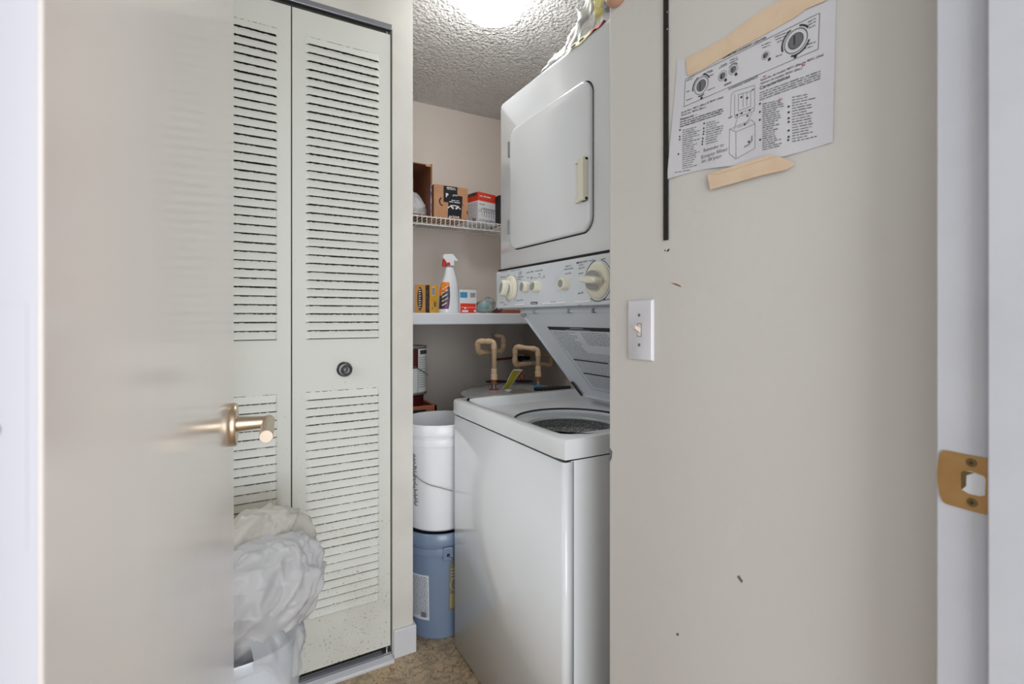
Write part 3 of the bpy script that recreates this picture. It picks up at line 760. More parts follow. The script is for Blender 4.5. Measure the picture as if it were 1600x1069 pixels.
# lid
LT = V(.905, 0, 1.222); LB = V(1.185, 0, .893)
lv = (LT-LB).normalized(); lL = (LT-LB).length; ln_ = UX.cross(lv).normalized()
YL1, YL0 = 1.545, 1.03
def LP(s, t, off=0): return V(0, YL1, 0)+UX*s+V(LB.x, 0, LB.z)+lv*t+ln_*off
LWd = YL1-YL0
b = NB(); out = []
for x, y in rrect(LWd, lL, .018): out.append(LP(LWd/2+x, lL/2+y))
inn = []
for x, y in rrect(LWd-.012, lL-.012, .014): inn.append(LP(LWd/2+x, lL/2+y))
back = [p-ln_*.022 for p in out]; inr = [p-ln_*.006 for p in inn]
lipf = [p+ln_*0 for p in out]
rings(b, [back, lipf, inn, inr], True, True)
lid = obj('lid', b, 'panel_grey', lc, smooth=True)
def LQ(px, py): 
    d = ray(px, py); base = LP(0, 0, -.006); t = (base-O).dot(ln_)/d.dot(ln_); return O+d*t
ol = (700, 500); k5 = 260/1158
def LC(cx, cy): return LQ(700+cx*k5, 500+cy*k5)
b = NB()
far = 260
def lpoly(pts, mi=0, off=.0008): 
    P = [LC(*p)+ln_*off for p in pts]; f = b.faces.new([b.verts.new(p) for p in P]); f.material_index = mi
a0 = LC(690, 45); uL = UX
def lspan(cx, cy): 
    """lid coordinates (along, up)"""
    p = LC(cx, cy)-LP(0, 0, -.006); return p.dot(UX), p.dot(lv)
s0, t1 = lspan(690, 45); s1 = LWd-.07; _, t0 = lspan(985, 478)
t0s, tb0 = lspan(705, 68)
# label drawn in lid coordinates
def lq(sa, ta, sb, tb, mi=0, off=.0006): quad(b, LP(sa, ta, -.006+off), LP(sb, ta, -.006+off), LP(sb, tb, -.006+off), LP(sa, tb, -.006+off), mi)
tb1 = t1; 
lq(s0, t0, s1, t1, 1, .0003)
lq(s0, tb0, s1, tb1, 0, .0006)
for q in (270, 355):
    _, ta = lspan(870, q); 
    lq(s0+.02, ta-.0055, s0+.02+(s1-s0)*.55, ta+.001, 0, .0009); words(b, LP(s0+.03+(s1-s0)*.55, ta-.004, -.006), LP(s1, ta-.004, -.006), ln_, .006, 0, .0009, q)
mid = (s0+s1)/2
text(b, 'WARNING', LP(s0+.13, tb0+(tb1-tb0)*.55, -.006), LP(s0+.20, tb0+(tb1-tb0)*.55, -.006), ln_, .004, 2, .0010)
text(b, 'OPERATING INSTRUCTIONS', LP(s0+.10, tb0+.0015, -.006), LP(s0+.23, tb0+.0015, -.006), ln_, .003, 2, .0010)
n_ = 0; tt = tb0-.010
while tt > t0+.01:
    n_ += 1; rnd = random.Random(n_)
    if n_ < 14:
        words(b, LP(s0+.012, tt, -.006), LP(mid-.02-rnd.uniform(0, .05), tt, -.006), ln_, .0036, 3, .0006, n_)
        if n_ < 9: words(b, LP(mid, tt, -.006), LP(s1-.01-rnd.uniform(0, .03), tt, -.006), ln_, .0036, 3, .0006, n_+50)
    else:
        words(b, LP(s0+.02, tt, -.006), LP(s1-.01, tt, -.006), ln_, .0030, 3, .0006, n_)
    tt -= .0072
for ta, tb in ((t0, t0+.0012), (tb0, tb0+.001)): lq(s0, ta, s1, tb, 0, .0007)
lq(s0, t0, s0+.0015, t1, 0, .0007)
obj('printed_label', b, 'print_black', lid, mats=['panel_grey', 'print_white', 'print_soft'], recalc=False)
b = NB(); q = LP(.012, lL-.014, -.002); lathe(b, q, ln_, [(0, .010), (.006, .010), (.008, .006)], 18); obj('rubber_bumper', b, 'knob_grey', lid)
b = NB(); q = LQ(925-9, 481+2)
for dd in (.10, .30, .42): box(b, LT.x-.004, YL1-dd-.006, LT.z-.008, LT.x+.008, YL1-dd, LT.z+.006)
objs('lid_clip', b, 'knob_grey', lid)
b = NB(); obox(b, LP(.004, .004, .0), UX, lv, ln_, .014, .075, .002); obj('hinge_strip', b, 'rubber_black', lid)

# control panel
PX = .885; PY1 = 1.690; PY0 = .975
zt_ = 1.383; zb_ = 1.236
b = NB(); box(b, PX, PY0, zb_, 1.3, PY1, zt_-.004); obj('control_panel', b, 'panel_grey', lc, bev=.006, seg=3)
cp = bpy.data.objects['control_panel']
kc = 190/1600
def PC(cx, cy): return atX(770+cx*kc, 380+cy*kc, PX)
b = NB(); box(b, PX+.006, PY0, zt_-.004, 1.3, PY1-.006, zt_+.004); obj('panel_gap', b, 'dark_gap', lc)
def knob(name, cx, cy, rdisc, grip_h, style):
    c = PC(cx, cy)
    if style == 'dial':
        b = NB(); lathe(b, c, NX, [(0, rdisc), (.004, rdisc), (.008, rdisc*.93), (.011, rdisc*.80), (.011, rdisc*.60)], 40); o = obj(name, b, 'knob_cream', lc, smooth=True)
        b = NB(); lathe(b, c, NX, [(.010, rdisc*.62), (.018, rdisc*.60), (.020, rdisc*.5), (.020, .002)], 36); obj('grip_base', b, 'knob_cream', o, smooth=True)
        return o, c
for nm, cx, cy, rd, gang, gl in (('wash_dial', 236, 592, .046, 68, .030), ('timer_dial', 1385, 492, .052, 172, .040)):
    o, c = knob(nm, cx, cy, rd, .03, 'dial')
    a_ = rad(gang); u = UX*math.cos(a_)+VZ*math.sin(a_); v_ = NX.cross(u)
    b = NB(); rs = []
    for h_, l_, w2 in ((.016, gl, .0135), (.030, gl*.98, .0095), (.038, gl*.95, .0085), (.041, gl*.88, .006)) if nm == 'timer_dial' else ((.016, gl, .019), (.030, gl*.98, .017), (.038, gl*.94, .0155), (.041, gl*.86, .012)):
        rs.append([c+NX*h_+u*(math.cos(2*PI*i/28)*l_)+v_*(math.copysign(abs(math.sin(2*PI*i/28))**.7, math.sin(2*PI*i/28))*w2) for i in range(28)])
    rings(b, rs); obj('grip', b, 'knob_cream', o, smooth=True)
    b = NB()
    for s_ in (1, -1):
        P = [c+NX*.0205+v_*s_*(.0115+.0165*math.sin(PI*i/12))+u*(gl*.72*math.cos(PI*i/12)) for i in range(13)]
        sheet(b, P, NX, .0006)
    objs('grip_inlay', b, 'knob_grey', o)
    if nm == 'wash_dial':
        b = NB(); sheet(b, [c+NX*.0412+u*(math.cos(2*PI*i/24)*gl*.68)+v_*(math.sin(2*PI*i/24)*.0095) for i in range(24)], NX, .0006); obj('grip_cap', b, 'knob_grey', o)
    b = NB(); k_ = c-u*rd*.80 if nm == 'timer_dial' else c+u*rd*.8
    mark(b, k_-UX*.006, k_+UX*.006, NX, .0012, 0, .0105); obj('pointer_mark', b, 'print_red', o)
for nm, cx, cy, gang in (('selector_knob', 450, 575, 70), ('selector_knob', 592, 572, 45), ('start_button', 965, 535, 90)):
    c = PC(cx, cy); a_ = rad(gang); u = UX*math.cos(a_)+VZ*math.sin(a_); v_ = NX.cross(u); r_ = .0195 if nm != 'start_button' else .020
    b = NB(); lathe(b, c, NX, [(0, r_), (.010, r_*.98), (.019, r_*.93), (.022, r_*.84), (.022, .001)], 28); o = obj(nm, b, 'knob_cream', lc, smooth=True)
    b = NB()
    if nm == 'start_button':
        lathe(b, c+NX*.0215, NX, [(0, r_*.62), (.0012, r_*.60), (.0013, .001)], 24)
    else:
        P = [c+NX*.0222+u*(math.cos(2*PI*i/20)*r_*.78)+v_*(math.sin(2*PI*i/20)*r_*.60) for i in range(20)]; sheet(b, P, NX, .0008)
    obj('knob_inlay', b, 'knob_grey', o)
b = NB()
def ct(s, x0, y0, x1, y1, h, mi=0): text(b, s, PC(x0, y0), PC(x1, y1), NX, h, mi, .0005, .01)
def cw(x0, y0, x1, y1, h=.003, seed=1): words(b, PC(x0, y0), PC(x1, y1), NX, h, 0, .0005, seed)
ct('Wash', 95, 458, 165, 448, .0045); ct('Rinse', 95, 790, 150, 785, .0042); ct('OFF', 148, 818, 180, 816, .004); ct('DELICATE', 305, 765, 402, 755, .0042)
ct('WATER TEMP', 440, 400, 535, 380, .0042); ct('WATER LEVEL', 560, 380, 660, 362, .0042)
ct('PUSH TO', 955, 318, 1035, 305, .0042); ct('START DRYER', 935, 358, 1060, 338, .0042); ct('AUTO DRY', 950, 415, 1035, 402, .004)
ct('MORE DRY', 1105, 275, 1255, 245, .005); ct('COTTON', 1130, 305, 1190, 293, .004); ct('LESS DRY', 1130, 345, 1215, 325, .004); ct('AIR DRY', 1130, 412, 1195, 400, .004)
ct('AIR OFF', 1120, 675, 1195, 660, .0048); ct('TIMED DRY', 1450, 760, 1540, 748, .005); ct('KNIT', 1275, 245, 1335, 232, .004)
ct('PERMANENT', 325, 458, 405, 446, .004); ct('PRESS', 328, 488, 370, 482, .004)
for q in ((110, 385, 200, 372), (230, 372, 300, 362), (310, 358, 365, 348), (340, 388, 385, 380), (340, 405, 385, 397), (340, 422, 375, 416), (450, 458, 480, 454), (500, 455, 522, 451), (500, 472, 522, 468), (545, 462, 565, 458), (600, 412, 630, 405), (665, 440, 685, 436), (665, 456, 685, 452), (760, 782, 825, 778), (1120, 822, 1175, 819), (1435, 215, 1500, 205), (1100, 262, 1140, 256)): cw(*q, seed=int(q[0]))
c = PC(236, 592); arc(b, c, .0505, .0520, -60, 60, UX, VZ, NX, .0005); arc(b, c, .0505, .052, 100, 130, UX, VZ, NX, .0005); arc(b, c, .0505, .052, 215, 260, UX, VZ, NX, .0005)
for k in range(18):
    a_ = rad(-100+k*17); u = UX*math.cos(a_)+VZ*math.sin(a_); mark(b, c+u*.053, c+u*.0555, NX, .0007, 0, .0005)
c = PC(1385, 492); arc(b, c, .0570, .0590, 20, 78, UX, VZ, NX, .0005); arc(b, c, .0570, .0595, 100, 165, UX, VZ, NX, .0005); arc(b, c, .0570, .0595, 235, 340, UX, VZ, NX, .0005)
for q in ((565, 475, 620, 440), (620, 440, 660, 475), (610, 420, 615, 445)): mark(b, PC(q[0], q[1]), PC(q[2], q[3]), NX, .001, 0, .0005)
# badge
u0, u1 = PC(500, 805), PC(588, 805); mark(b, u0, u1, NX, .0085, 0, .0005)
text(b, 'Kenmore', PC(512, 797), PC(578, 797), NX, .0050, 1, .0010, .02)
obj('panel_print', b, 'print_black', cp, mats=['print_white'], recalc=False)
b = NB()
for x0, x1 in ((300, 425), (665, 970), (1090, 1300)): 
    a_, c_ = PC(x0, 822), PC(x1, 822); obox(b, V(PX-.0025, a_.y, zb_+.009), UX, VZ, NX, a_.y-c_.y, .005, .002)
objs('panel_ridge', b, 'print_white', cp, bev=.001)

# dryer
DX = .897; DY1 = 1.683; DY0 = .975; DZ0, DZ1 = zt_+.004, 2.03
b = NB()
rs = []
def yz(y0, y1, z0, z1, r, x, n=6):
    return [V(x, (y0+y1)/2+a, (z0+z1)/2+c) for a, c in rrect(y1-y0, z1-z0, r, n)]
rings(b, [yz(DY0+.010, DY1-.010, DZ0+.0, DZ1-.010, .012, DX), yz(DY0+.003, DY1-.003, DZ0, DZ1-.003, .014, DX+.004), yz(DY0, DY1, DZ0, DZ1, .016, DX+.012), yz(DY0, DY1, DZ0, DZ1, .016, WX1)])
obj('dryer_cabinet', b, 'appliance_white', lc, smooth=True)
# door placed from its corners
yl, yr = atX(801, 300, DX).y, atX(927, 300, DX).y
zt2 = 1.893; zb2 = 1.452
def ringd(g, x, r): return yz(yr-g, yl+g, zb2-g, zt2+g, r, x, 10)
b = NB(); rings(b, [ringd(.006, DX-.0002, .050), ringd(.006, DX-.0016, .050), ringd(.0045, DX-.0016, .048), ringd(.0045, DX-.0002, .048)], False, False); obj('door_surround', b, 'appliance_side', lc, smooth=True)
b = NB(); rings(b, [ringd(.0035, DX+.001, .045), ringd(.0035, DX-.0006, .045)]); obj('door_gap', b, 'dark_gap', lc)
b = NB(); rings(b, [ringd(-.0008, DX+.001, .043), ringd(0, DX-.010, .043), ringd(-.003, DX-.014, .041), ringd(-.008, DX-.016, .038)]); dd_ = obj('dryer_door', b, 'appliance_white', lc, smooth=True)
xh = DX-.016
ha, hb = atX(902, 283, xh).y, atX(919, 283, xh).y
hz0, hz1 = 1.537, 1.662
b = NB(); box(b, xh-.012, hb, hz0, xh, ha, hz0+.012); box(b, xh-.012, hb, hz1-.010, xh, ha, hz1); box(b, xh-.020, hb, hz0, xh, hb+(ha-hb)*.48, hz1); box(b, xh-.004, ha-.007, hz0, xh, ha, hz1)
obj('handle', b, 'knob_cream', dd_, bev=.0025)
for py in ((222, 246), (344, 366)):
    z1_, z0_ = atX(802, py[0], DX).z, atX(802, py[1], DX).z
    b = NB(); box(b, DX-.017, yl-.001, z0_, DX-.0005, yl+.008, z1_); h_ = obj('hinge', b, 'zinc', dd_, bev=.001)
# feet
for y in (WY0+.06, WY1-.06):
    for x in (WX0+.08, WX1-.08):
        b = NB(); cyl(b, V(x, y, 0), V(x, y, .025), .02, n=16); obj('foot', b, 'rubber_black', lc)

# ================================================================== DRYER TOP ITEMS
def blob(name, secs, seed, amp, m, parent=None, folds=9, K=72, sub=3, cap=True, ridge=1.0, SC=1.0):
    """wrinkled plastic: stacked rings (z, cx, cy, rx, ry) with folds running up and crumples"""
    b = NB(); rs = []; S = []
    for i in range(len(secs)-1):
        for j in range(sub):
            t = j/sub; t2 = t*t*(3-2*t); S.append(tuple(a*(1-t2)+c*t2 for a, c in zip(secs[i], secs[i+1])))
    S.append(secs[-1])
    for z, cx, cy, rx_, ry_ in S:
        ring_ = []
        for k in range(K):
            a = 2*PI*k/K; c_, s_ = math.cos(a), math.sin(a)
            w0 = V(cx+rx_*c_, cy+ry_*s_, z); w0 = w0+V(noise.noise(w0*7+V(seed, 0, 0)), noise.noise(w0*7+V(0, seed, 0)), noise.noise(w0*7+V(0, 0, seed)))*.030
            ax1 = V(.62, .2, .76)
            def squash(q, k_): t_ = q.dot(ax1); return (q-ax1*t_*(1-k_))
            f = 1-abs(noise.noise(squash(w0, .28)*15*SC+V(seed, 2, 1)))*3.2
            f2 = 1-abs(noise.noise(squash(w0, .4)*36*SC+V(seed, 5, 1)))*3.2
            f3 = 1-abs(noise.noise(w0*70*SC))*3
            g = noise.noise(w0*9*SC+V(1, seed, 3))
            d = amp*(max(f, -.8)*.72+max(f2, -.7)*.46*ridge+g*.8+f3*.13*ridge)
            rr = V(rx_*c_, ry_*s_, 0); n_ = V(c_, s_, 0)
            kz_ = min(1, (rx_+ry_)/ (amp*3+1e-5))
            ring_.append(V(cx, cy, z+d*.35*kz_)+rr+n_*d*kz_*.8)
        rs.append(ring_)
    rings(b, rs, cap, cap)
    o = obj(name, b, m, parent, smooth='all')
    return o
TZ = DZ1+.001
g0 = atZ(850, 112, TZ); 
bag = empty('plastic_bag', V(1.05, 1.25, TZ), 'clear crumpled plastic bag lying on top of the dryer', 'bag')
blob('film', [(TZ+.004, 1.03, 1.24, .10, .18), (TZ+.02, 1.04, 1.23, .115, .18), (TZ+.08, 1.05, 1.20, .115, .16), (TZ+.15, 1.05, 1.18, .10, .14), (TZ+.22, 1.06, 1.15, .085, .11), (TZ+.28, 1.06, 1.13, .05, .06), (TZ+.30, 1.06, 1.13, .01, .01)], 3, .018, 'bag_clear', bag, K=110, sub=6)
blob('film_fold', [(TZ+.003, .955, 1.36, .045, .10), (TZ+.02, .96, 1.35, .045, .095), (TZ+.05, .965, 1.33, .032, .07), (TZ+.065, .97, 1.32, .006, .02)], 8, .010, 'bag_clear', bag, sub=5)
# printed strips hanging over the front edge
def strip(name, pa, pb, w_, m, marks=None):
    a, c = atX(*pa, DX-.002), atX(*pb, DX-.002)
    b = NB(); N = 14; prev = None
    rows = []
    for i in range(N+1):
        t = i/N; y = a.y*(1-t)+c.y*t; wv = .003*math.sin(t*9+pa[0])
        rows.append([b.verts.new((DX+.03+wv, y, TZ+.006)), b.verts.new((DX+.002, y, TZ+.003+abs(wv))), b.verts.new((DX-.003, y, TZ-.004)), b.verts.new((DX-.003-abs(wv)*.5, y, TZ-w_+wv))])
    for i in range(N):
        for j in range(3): b.faces.new((rows[i][j], rows[i+1][j], rows[i+1][j+1], rows[i][j+1]))
    o = obj(name, b, m, bag, smooth='all', recalc=True)
    if marks:
        b = NB()
        for k, t in enumerate(marks):
            y = a.y*(1-t)+c.y*t; box(b, DX-.0062, y-.004, TZ-.011, DX-.0058, y+.003, TZ-.005)
        obj('strip_print', b, 'print_black', o)
mat('strip_yellow', (226, 222, 150), .5); mat('strip_red', (222, 120, 110), .5)
strip('yellow_strip', (885, 84), (922, 55), .014, 'strip_yellow', (.28, .34, .4, .62, .68, .74))
strip('red_strip', (922, 55), (941, 42), .008, 'strip_red')
pk = empty('cleaner_package', V(1.02, 1.09, TZ), 'yellow package with a dark blue patch, wrapped in the bag on the dryer', 'package')
b = NB(); box(b, .985, 1.075, TZ+.115, 1.05, 1.222, TZ+.30); obj('package_body', b, 'package_yellow', pk, bev=.008)
b = NB(); lathe(b, V(.985, 1.142, TZ+.122), NX, [(-.004, .026), (.004, .025), (.007, .018), (.0075, .001)], 20); obj('blue_patch', b, 'cap_navy', pk, smooth=True)
b = NB(); box(b, .995, 1.09, TZ, 1.04, 1.20, TZ+.116); obj('package_base', b, 'box_white', pk, bev=.004)

# ceiling lamp
lx, ly = .857, 1.66
cl = empty('ceiling_lamp', V(lx, ly, HC), 'round white glass ceiling lamp glowing on the popcorn ceiling', 'lamp')
b = NB(); lathe(b, V(lx, ly, HC), V(0, 0, -1), [(0, .12), (.012, .125), (.022, .122)], 40); obj('lamp_base', b, 'lamp_base', cl, smooth=True)
b = NB(); lathe(b, V(lx, ly, HC), V(0, 0, -1), [(.020, .118), (.035, .121), (.055, .116), (.075, .098), (.090, .070), (.098, .038), (.101, .002)], 48); obj('glass_bowl', b, 'lamp_glass', cl, smooth='all')

# ================================================================== WIRE SHELF
YS = 2.385; ZS = zat(713, 343, YS)
ws = empty('wire_shelf', V(.9, YS, ZS), 'white wire shelf holding boxes high on the back wall', 'shelf')
b = NB()
x0s, x1s = XE+.002, XA-.003
for z, y in ((ZS, YS), (ZS-.040, YS), (ZS, YS+.16), (ZS, YK-.006)): cyl(b, V(x0s, y, z-.002), V(x1s, y, z-.002), .0030, n=8)
obj('rail_wires', b, 'wire_white', ws)
b = NB(); x = x0s+.010
while x < x1s:
    tube(b, [(x, YK-.008, ZS+.002), (x, YS-.0028, ZS+.002), (x, YS-.0028, ZS-.042)], .0018, n=6, res=2, bend=.003); x += .0254
tag(obj('cross_wires', b, 'wire_white', ws), kind=None)
b = NB(); tube(b, [(x0s+.012, YS+.004, ZS-.04), (x0s+.012, YK-.01, ZS-.33)], .004, n=8); obj('support_arm', b, 'wire_white', ws)

def boxat(name, c, wu, wn, h, yaw, m, parent=None, bev=.0015, open_=None):
    """upright box: c = near-left foot corner of the front face, yaw turns it about that corner"""
    u = V(math.cos(yaw), math.sin(yaw), 0); n = V(u.y, -u.x, 0)
    b = NB(); obox(b, c, u, VZ, -n, wu, h, wn); return obj(name, b, m, parent, bev=bev), u, n
ZI = ZS+.0042
# delivery box
Yb = 2.405
c = V(xa(678, Yb), Yb, ZI); wd = xa(731, Yb)-c.x; hb_ = zat(705, 291, Yb)-ZI
db = empty('delivery_box', c, 'tan cardboard box with black tape standing mid-way on the wire shelf', 'box')
boxat('carton', c, wd, .20, hb_, 0, 'cardboard', db)
kz3 = 160/1425
def BX(cx, cy): return atY(640+cx*kz3, 240+cy*kz3, Yb)
b = NB()
sheet(b, [BX(*p) for p in ((472, 446), (665, 470), (665, 585), (735, 600), (735, 640), (718, 905), (530, 885), (538, 680), (472, 672))], NY, .0008); tp = obj('black_tape', b, 'tape_black', db)
b = NB()
text(b, 'prime', BX(600, 590), BX(665, 596), NY, .010, 0, .0014); text(b, 'P', BX(505, 605), BX(540, 608), NY, .020, 0, .0014, .03)
words(b, BX(515, 478), BX(640, 492), NY, .006, 0, .0014, 2); words(b, BX(520, 498), BX(640, 510), NY, .006, 0, .0014, 4)
words(b, BX(580, 655), BX(690, 665), NY, .005, 0, .0014, 6); words(b, BX(550, 675), BX(705, 695), NY, .008, 0, .0014, 7)
c_ = BX(625, 715); arc(b, c_, .016, .025, 190, 255, UY, VZ, NY, .0014); arc(b, c_, .016, .025, 285, 350, UY, VZ, NY, .0014)
text(b, 'prime', BX(550, 890), BX(690, 900), NY, .014, 0, .0014); arc(b, BX(620, 850), .045, .050, 40, 140, UY, VZ, NY, .0014)
obj('tape_print', b, 'print_white', tp, recalc=False)
b = NB(); arc(b, BX(470, 670), .018, .025, 120, 260, UY, VZ, NY, .0006); sheet(b, [BX(735, 700), BX(765, 735), BX(735, 715)], NY, .0006); sheet(b, [BX(790, 800), BX(812, 815), BX(808, 860)], NY, .0006)
obj('smile_print', b, 'tape_black', db, recalc=False)
# light bulb box
Yb2 = 2.43
c = V(xa(747, Yb2), Yb2, ZI); yaw = rad(14); hb2 = zat(747, 299, Yb2)-ZI
bb = empty('bulb_box', c, 'red and white light bulb box standing at the right of the wire shelf', 'box')
u = V(math.cos(yaw), math.sin(yaw), 0); n = V(u.y, -u.x, 0)
wf = .13; ws_ = .12
b = NB(); obox(b, c, u, VZ, -n, wf, hb2*.72, ws_); obj('box_body', b, 'box_white', bb)
b = NB(); obox(b, c+VZ*hb2*.72, u, VZ, -n, wf, hb2*.28, ws_); obj('box_top', b, 'box_red', bb, bev=.002)
b = NB(); obox(b, c-n*.01+VZ*(hb2-.02)-u*.0006, -n, VZ, -u, ws_-.02, .018, .0005); obj('dark_top_patch', b, 'label_black', bb)
b = NB()
for i in range(6):
    cc = c+u*(.036+.017*i)+VZ*(hb2*.42)
    arc(b, cc, .0120, .0148, -50, 230, u, VZ, n, .0008, 0, 16)
    mark(b, cc-u*.008-VZ*.034, cc-u*.006-VZ*.010, n, .0015, 0, .0008); mark(b, cc+u*.006-VZ*.034, cc+u*.008-VZ*.010, n, .0015, 0, .0008)
arc(b, c+u*.012+VZ*hb2*.40, .006, .0075, 0, 360, u, VZ, n, .0008, 0, 14)
words(b, c+u*.008+VZ*hb2*.60, c+u*.045+VZ*hb2*.60, n, .006, 0, .0008, 3)
for k in range(3): words(b, c+u*.008+VZ*(.006+k*.007), c+u*.12+VZ*(.006+k*.007), n, .0045, 0, .0008, k+9)
sd = -u
for k in range(9): words(b, c-n*(ws_-.008)+VZ*(.02+k*.011), c-n*.01+VZ*(.02+k*.011), -u, .004, 1, .0008, k+19)
for k in range(8): a_ = c-n*(.05-k*.004)+VZ*.010; quad(b, a_-u*.0009, a_+n*.002-u*.0009, a_+n*.002+VZ*.020-u*.0009, a_+VZ*.020-u*.0009, 0)
obj('box_print', b, 'print_black', bb, mats=['print_soft'], recalc=False)
b = NB(); words(b, c+u*.01+VZ*hb2*.86, c+u*.09+VZ*hb2*.86, n, .008, 0, .0008, 41); obj('white_print', b, 'print_white', bb, recalc=False)
# dark folder at the right end
Y3 = 2.41; b = NB(); box(b, xa(775.5, Y3)+.020, Y3+.0, ZI, xa(780, Y3)+.026, Y3+.14, zat(776, 304, Y3)); tag(obj('dark_case', b, 'rubber_black', bev=.002), 'thin black case at the far right end of the wire shelf, beside the bulb box', 'case')
# open carton on its side
Y4 = 2.40; xr = xa(673.5, Y4); zt4 = zat(668, 257, Y4)
oc = empty('open_carton', V(.7, Y4, ZI), 'large open brown carton at the left end of the wire shelf', 'box')
b = NB(); xl = XE+.03
box(b, xl, Y4, ZI, xr, Y4+.27, ZI+.004); box(b, xl, Y4, zt4-.004, xr, Y4+.27, zt4); box(b, xl, Y4, ZI, xl+.004, Y4+.27, zt4); box(b, xr-.004, Y4, ZI+.0, xr, Y4+.27, zt4); box(b, xl, Y4+.266, ZI, xr, Y4+.27, zt4)
obj('carton', b, 'cardboard_dark', oc)
b = NB(); obox(b, V(xr-.03, Y4-.001, zt4-.012), V(1, 0, 0), VZ, NY, .026, .010, .006); box(b, xr-.004, Y4-.02, zt4-.10, xr, Y4, zt4); obj('carton_flap', b, 'cardboard', oc)
b = NB(); box(b, xr-.003, Y4-.004, ZI, xr+.0012, Y4+.03, zat(673, 287, Y4)); obj('printed_tape', b, 'tape_blue', oc)
o = blob('crumpled_wrapping', [(ZI+.012, .80, Y4+.10, .085, .07), (ZI+.05, .80, Y4+.10, .085, .07), (ZI+.085, .795, Y4+.09, .060, .055), (ZI+.125, .785, Y4+.08, .040, .03), (ZI+.14, .78, Y4+.08, .008, .008)], 5, .012, 'bag_white', SC=1.8, sub=5, K=100)
tag(o, 'crumpled white plastic wrapping inside the open carton on the wire shelf', 'wrapping')

# ================================================================== WHITE SHELF AND ITS THINGS
YF = 2.13; zt5 = zat(740, 489.3, YF); zb5 = zat(740, 507, YF)
b = NB(); box(b, XE+.001, YF, zb5, XA-.001, YK-.001, zt5); tag(obj('white_shelf', b, 'shelf_white', bev=.006, seg=3), 'thick white board shelf below the wire shelf', 'shelf')
k4 = 190/1354
def S4(cx, cy, Y): return atY(640+cx*k4, 370+cy*k4, Y)
# orange and yellow box
Yo = 2.18
c = S4(232, 845, Yo); c.z = zt5+.0005; hh4 = S4(232, 530, Yo).z-c.z
ob = empty('sponge_box', c, 'orange and yellow carton at the left end of the white shelf', 'box')
yaw = rad(38); u = V(math.cos(yaw), math.sin(yaw), 0); n = V(u.y, -u.x, 0)
lw = .085; rw = .070
b = NB(); obox(b, c, u, VZ, -n, rw, hh4, lw); obj('carton', b, 'box_yellow', ob, bev=.001)
b = NB(); obox(b, c-u*.0009-n*lw, n, VZ, u, lw*.99, hh4*.998, .0008, 0); obj('orange_side', b, 'box_orange', ob)
b = NB(); obox(b, c-u*.0016-n*.026, n, VZ, u, .022, hh4*.97, .0006, 0)
cc = c-n*.056+VZ*hh4*.5; P = [cc-u*.0016+n*(.0145*math.cos(2*PI*i/24))+VZ*(hh4*.42*math.sin(2*PI*i/24)) for i in range(24)]; sheet(b, P, -u, .0006); obj('dark_logo', b, 'label_black', ob)
b = NB()
# upright lettering running down the oval
text(b, 'SPONGE', cc-VZ*hh4*.33+n*.005, cc+VZ*hh4*.33+n*.005, -u, .010, 0, .0026, .02) if False else None
for k in range(9): 
    a_ = cc+VZ*(hh4*(.32-.08*k))-n*.007-u*.0024; mark(b, a_, a_+n*(.010+.003*(k % 2)), -u, .004, 0, .0004)
obj('logo_print', b, 'print_white', ob, recalc=False)
b = NB(); mark(b, c+u*.012+VZ*hh4*.62, c+u*.038+VZ*hh4*.62, n, .042, 0, .0006); obj('barcode_patch', b, 'box_white', ob, recalc=False)
b = NB()
for k in range(5): mark(b, c+u*.015+VZ*(hh4*.65+k*.0068), c+u*.035+VZ*(hh4*.65+k*.0068), n, .0045, 0, .0010)
obj('barcode', b, 'bar_teal', ob, recalc=False)
b = NB(); mark(b, c+u*.03+VZ*hh4*.22, c+u*.048+VZ*hh4*.22, n, .024, 0, .0006); mark(b, c+u*.012+VZ*hh4*.12, c+u*.02+VZ*hh4*.12, n, .010, 0, .0006); obj('dark_print', b, 'print_soft', ob, recalc=False)
# spray bottle
Ys = 2.20
sb = empty('spray_bottle', V(S4(450, 845, Ys).x, Ys, zt5), 'white trigger spray bottle with red trigger and orange black label', 'spray bottle')
prof = [(845, 347, 560), (838, 343, 563), (700, 348, 560), (600, 352, 556), (500, 372, 543), (430, 402, 528), (370, 412, 512), (325, 418, 500)]
z845 = S4(450, 845, Ys).z
def bring(cy, xl_, xr_, sc=1, a0=0, a1=360, K=40, ry=None):
    a, c = S4(xl_, cy, Ys), S4(xr_, cy, Ys); cx = (a.x+c.x)/2; rx_ = (c.x-a.x)/2; ry = ry or min(.032, rx_*.75)
    z = a.z-z845+zt5+.0005
    return [V(cx+sc*rx_*math.cos(rad(a0+(a1-a0)*i/K)), Ys+.02+sc*ry*math.sin(rad(a0+(a1-a0)*i/K)), z) for i in range(K+(0 if a1-a0 == 360 else 1))]
b = NB(); rings(b, [bring(*p) for p in prof]); obj('bottle', b, 'bottle_white', sb, smooth='all')
b = NB(); R = []
for cy, xl_, xr_ in ((800, 345, 561), (750, 346, 561), (700, 348, 560), (650, 350, 558), (600, 352, 556), (550, 360, 550), (500, 372, 543)):
    R.append(bring(cy, xl_, xr_, 1.015, 182, 262-(abs(cy-650)/150)**2*8, 10))
vv = rings(b, R, False, False, closed=False)
lb = obj('label', b, 'label_black', sb, smooth='all', mats=['label_orange', 'label_purple'])
for p in lb.data.polygons:
    z = p.center.z-zt5; x = p.center.x
    zz = z-(x-lb.data.polygons[0].center.x)*1.2
    p.material_index = 1 if zz > .082 else (2 if zz < .022 else 0)
b = NB(); P_ = []
for k in range(5):
    for (cy, dx) in ((740-k*45, 0),): words(b, S4(362, cy+30, Ys-.012), S4(430, cy-10, Ys-.012), NY, .006, 0, .0, k)
obj('label_print', b, 'print_white', sb, recalc=False)
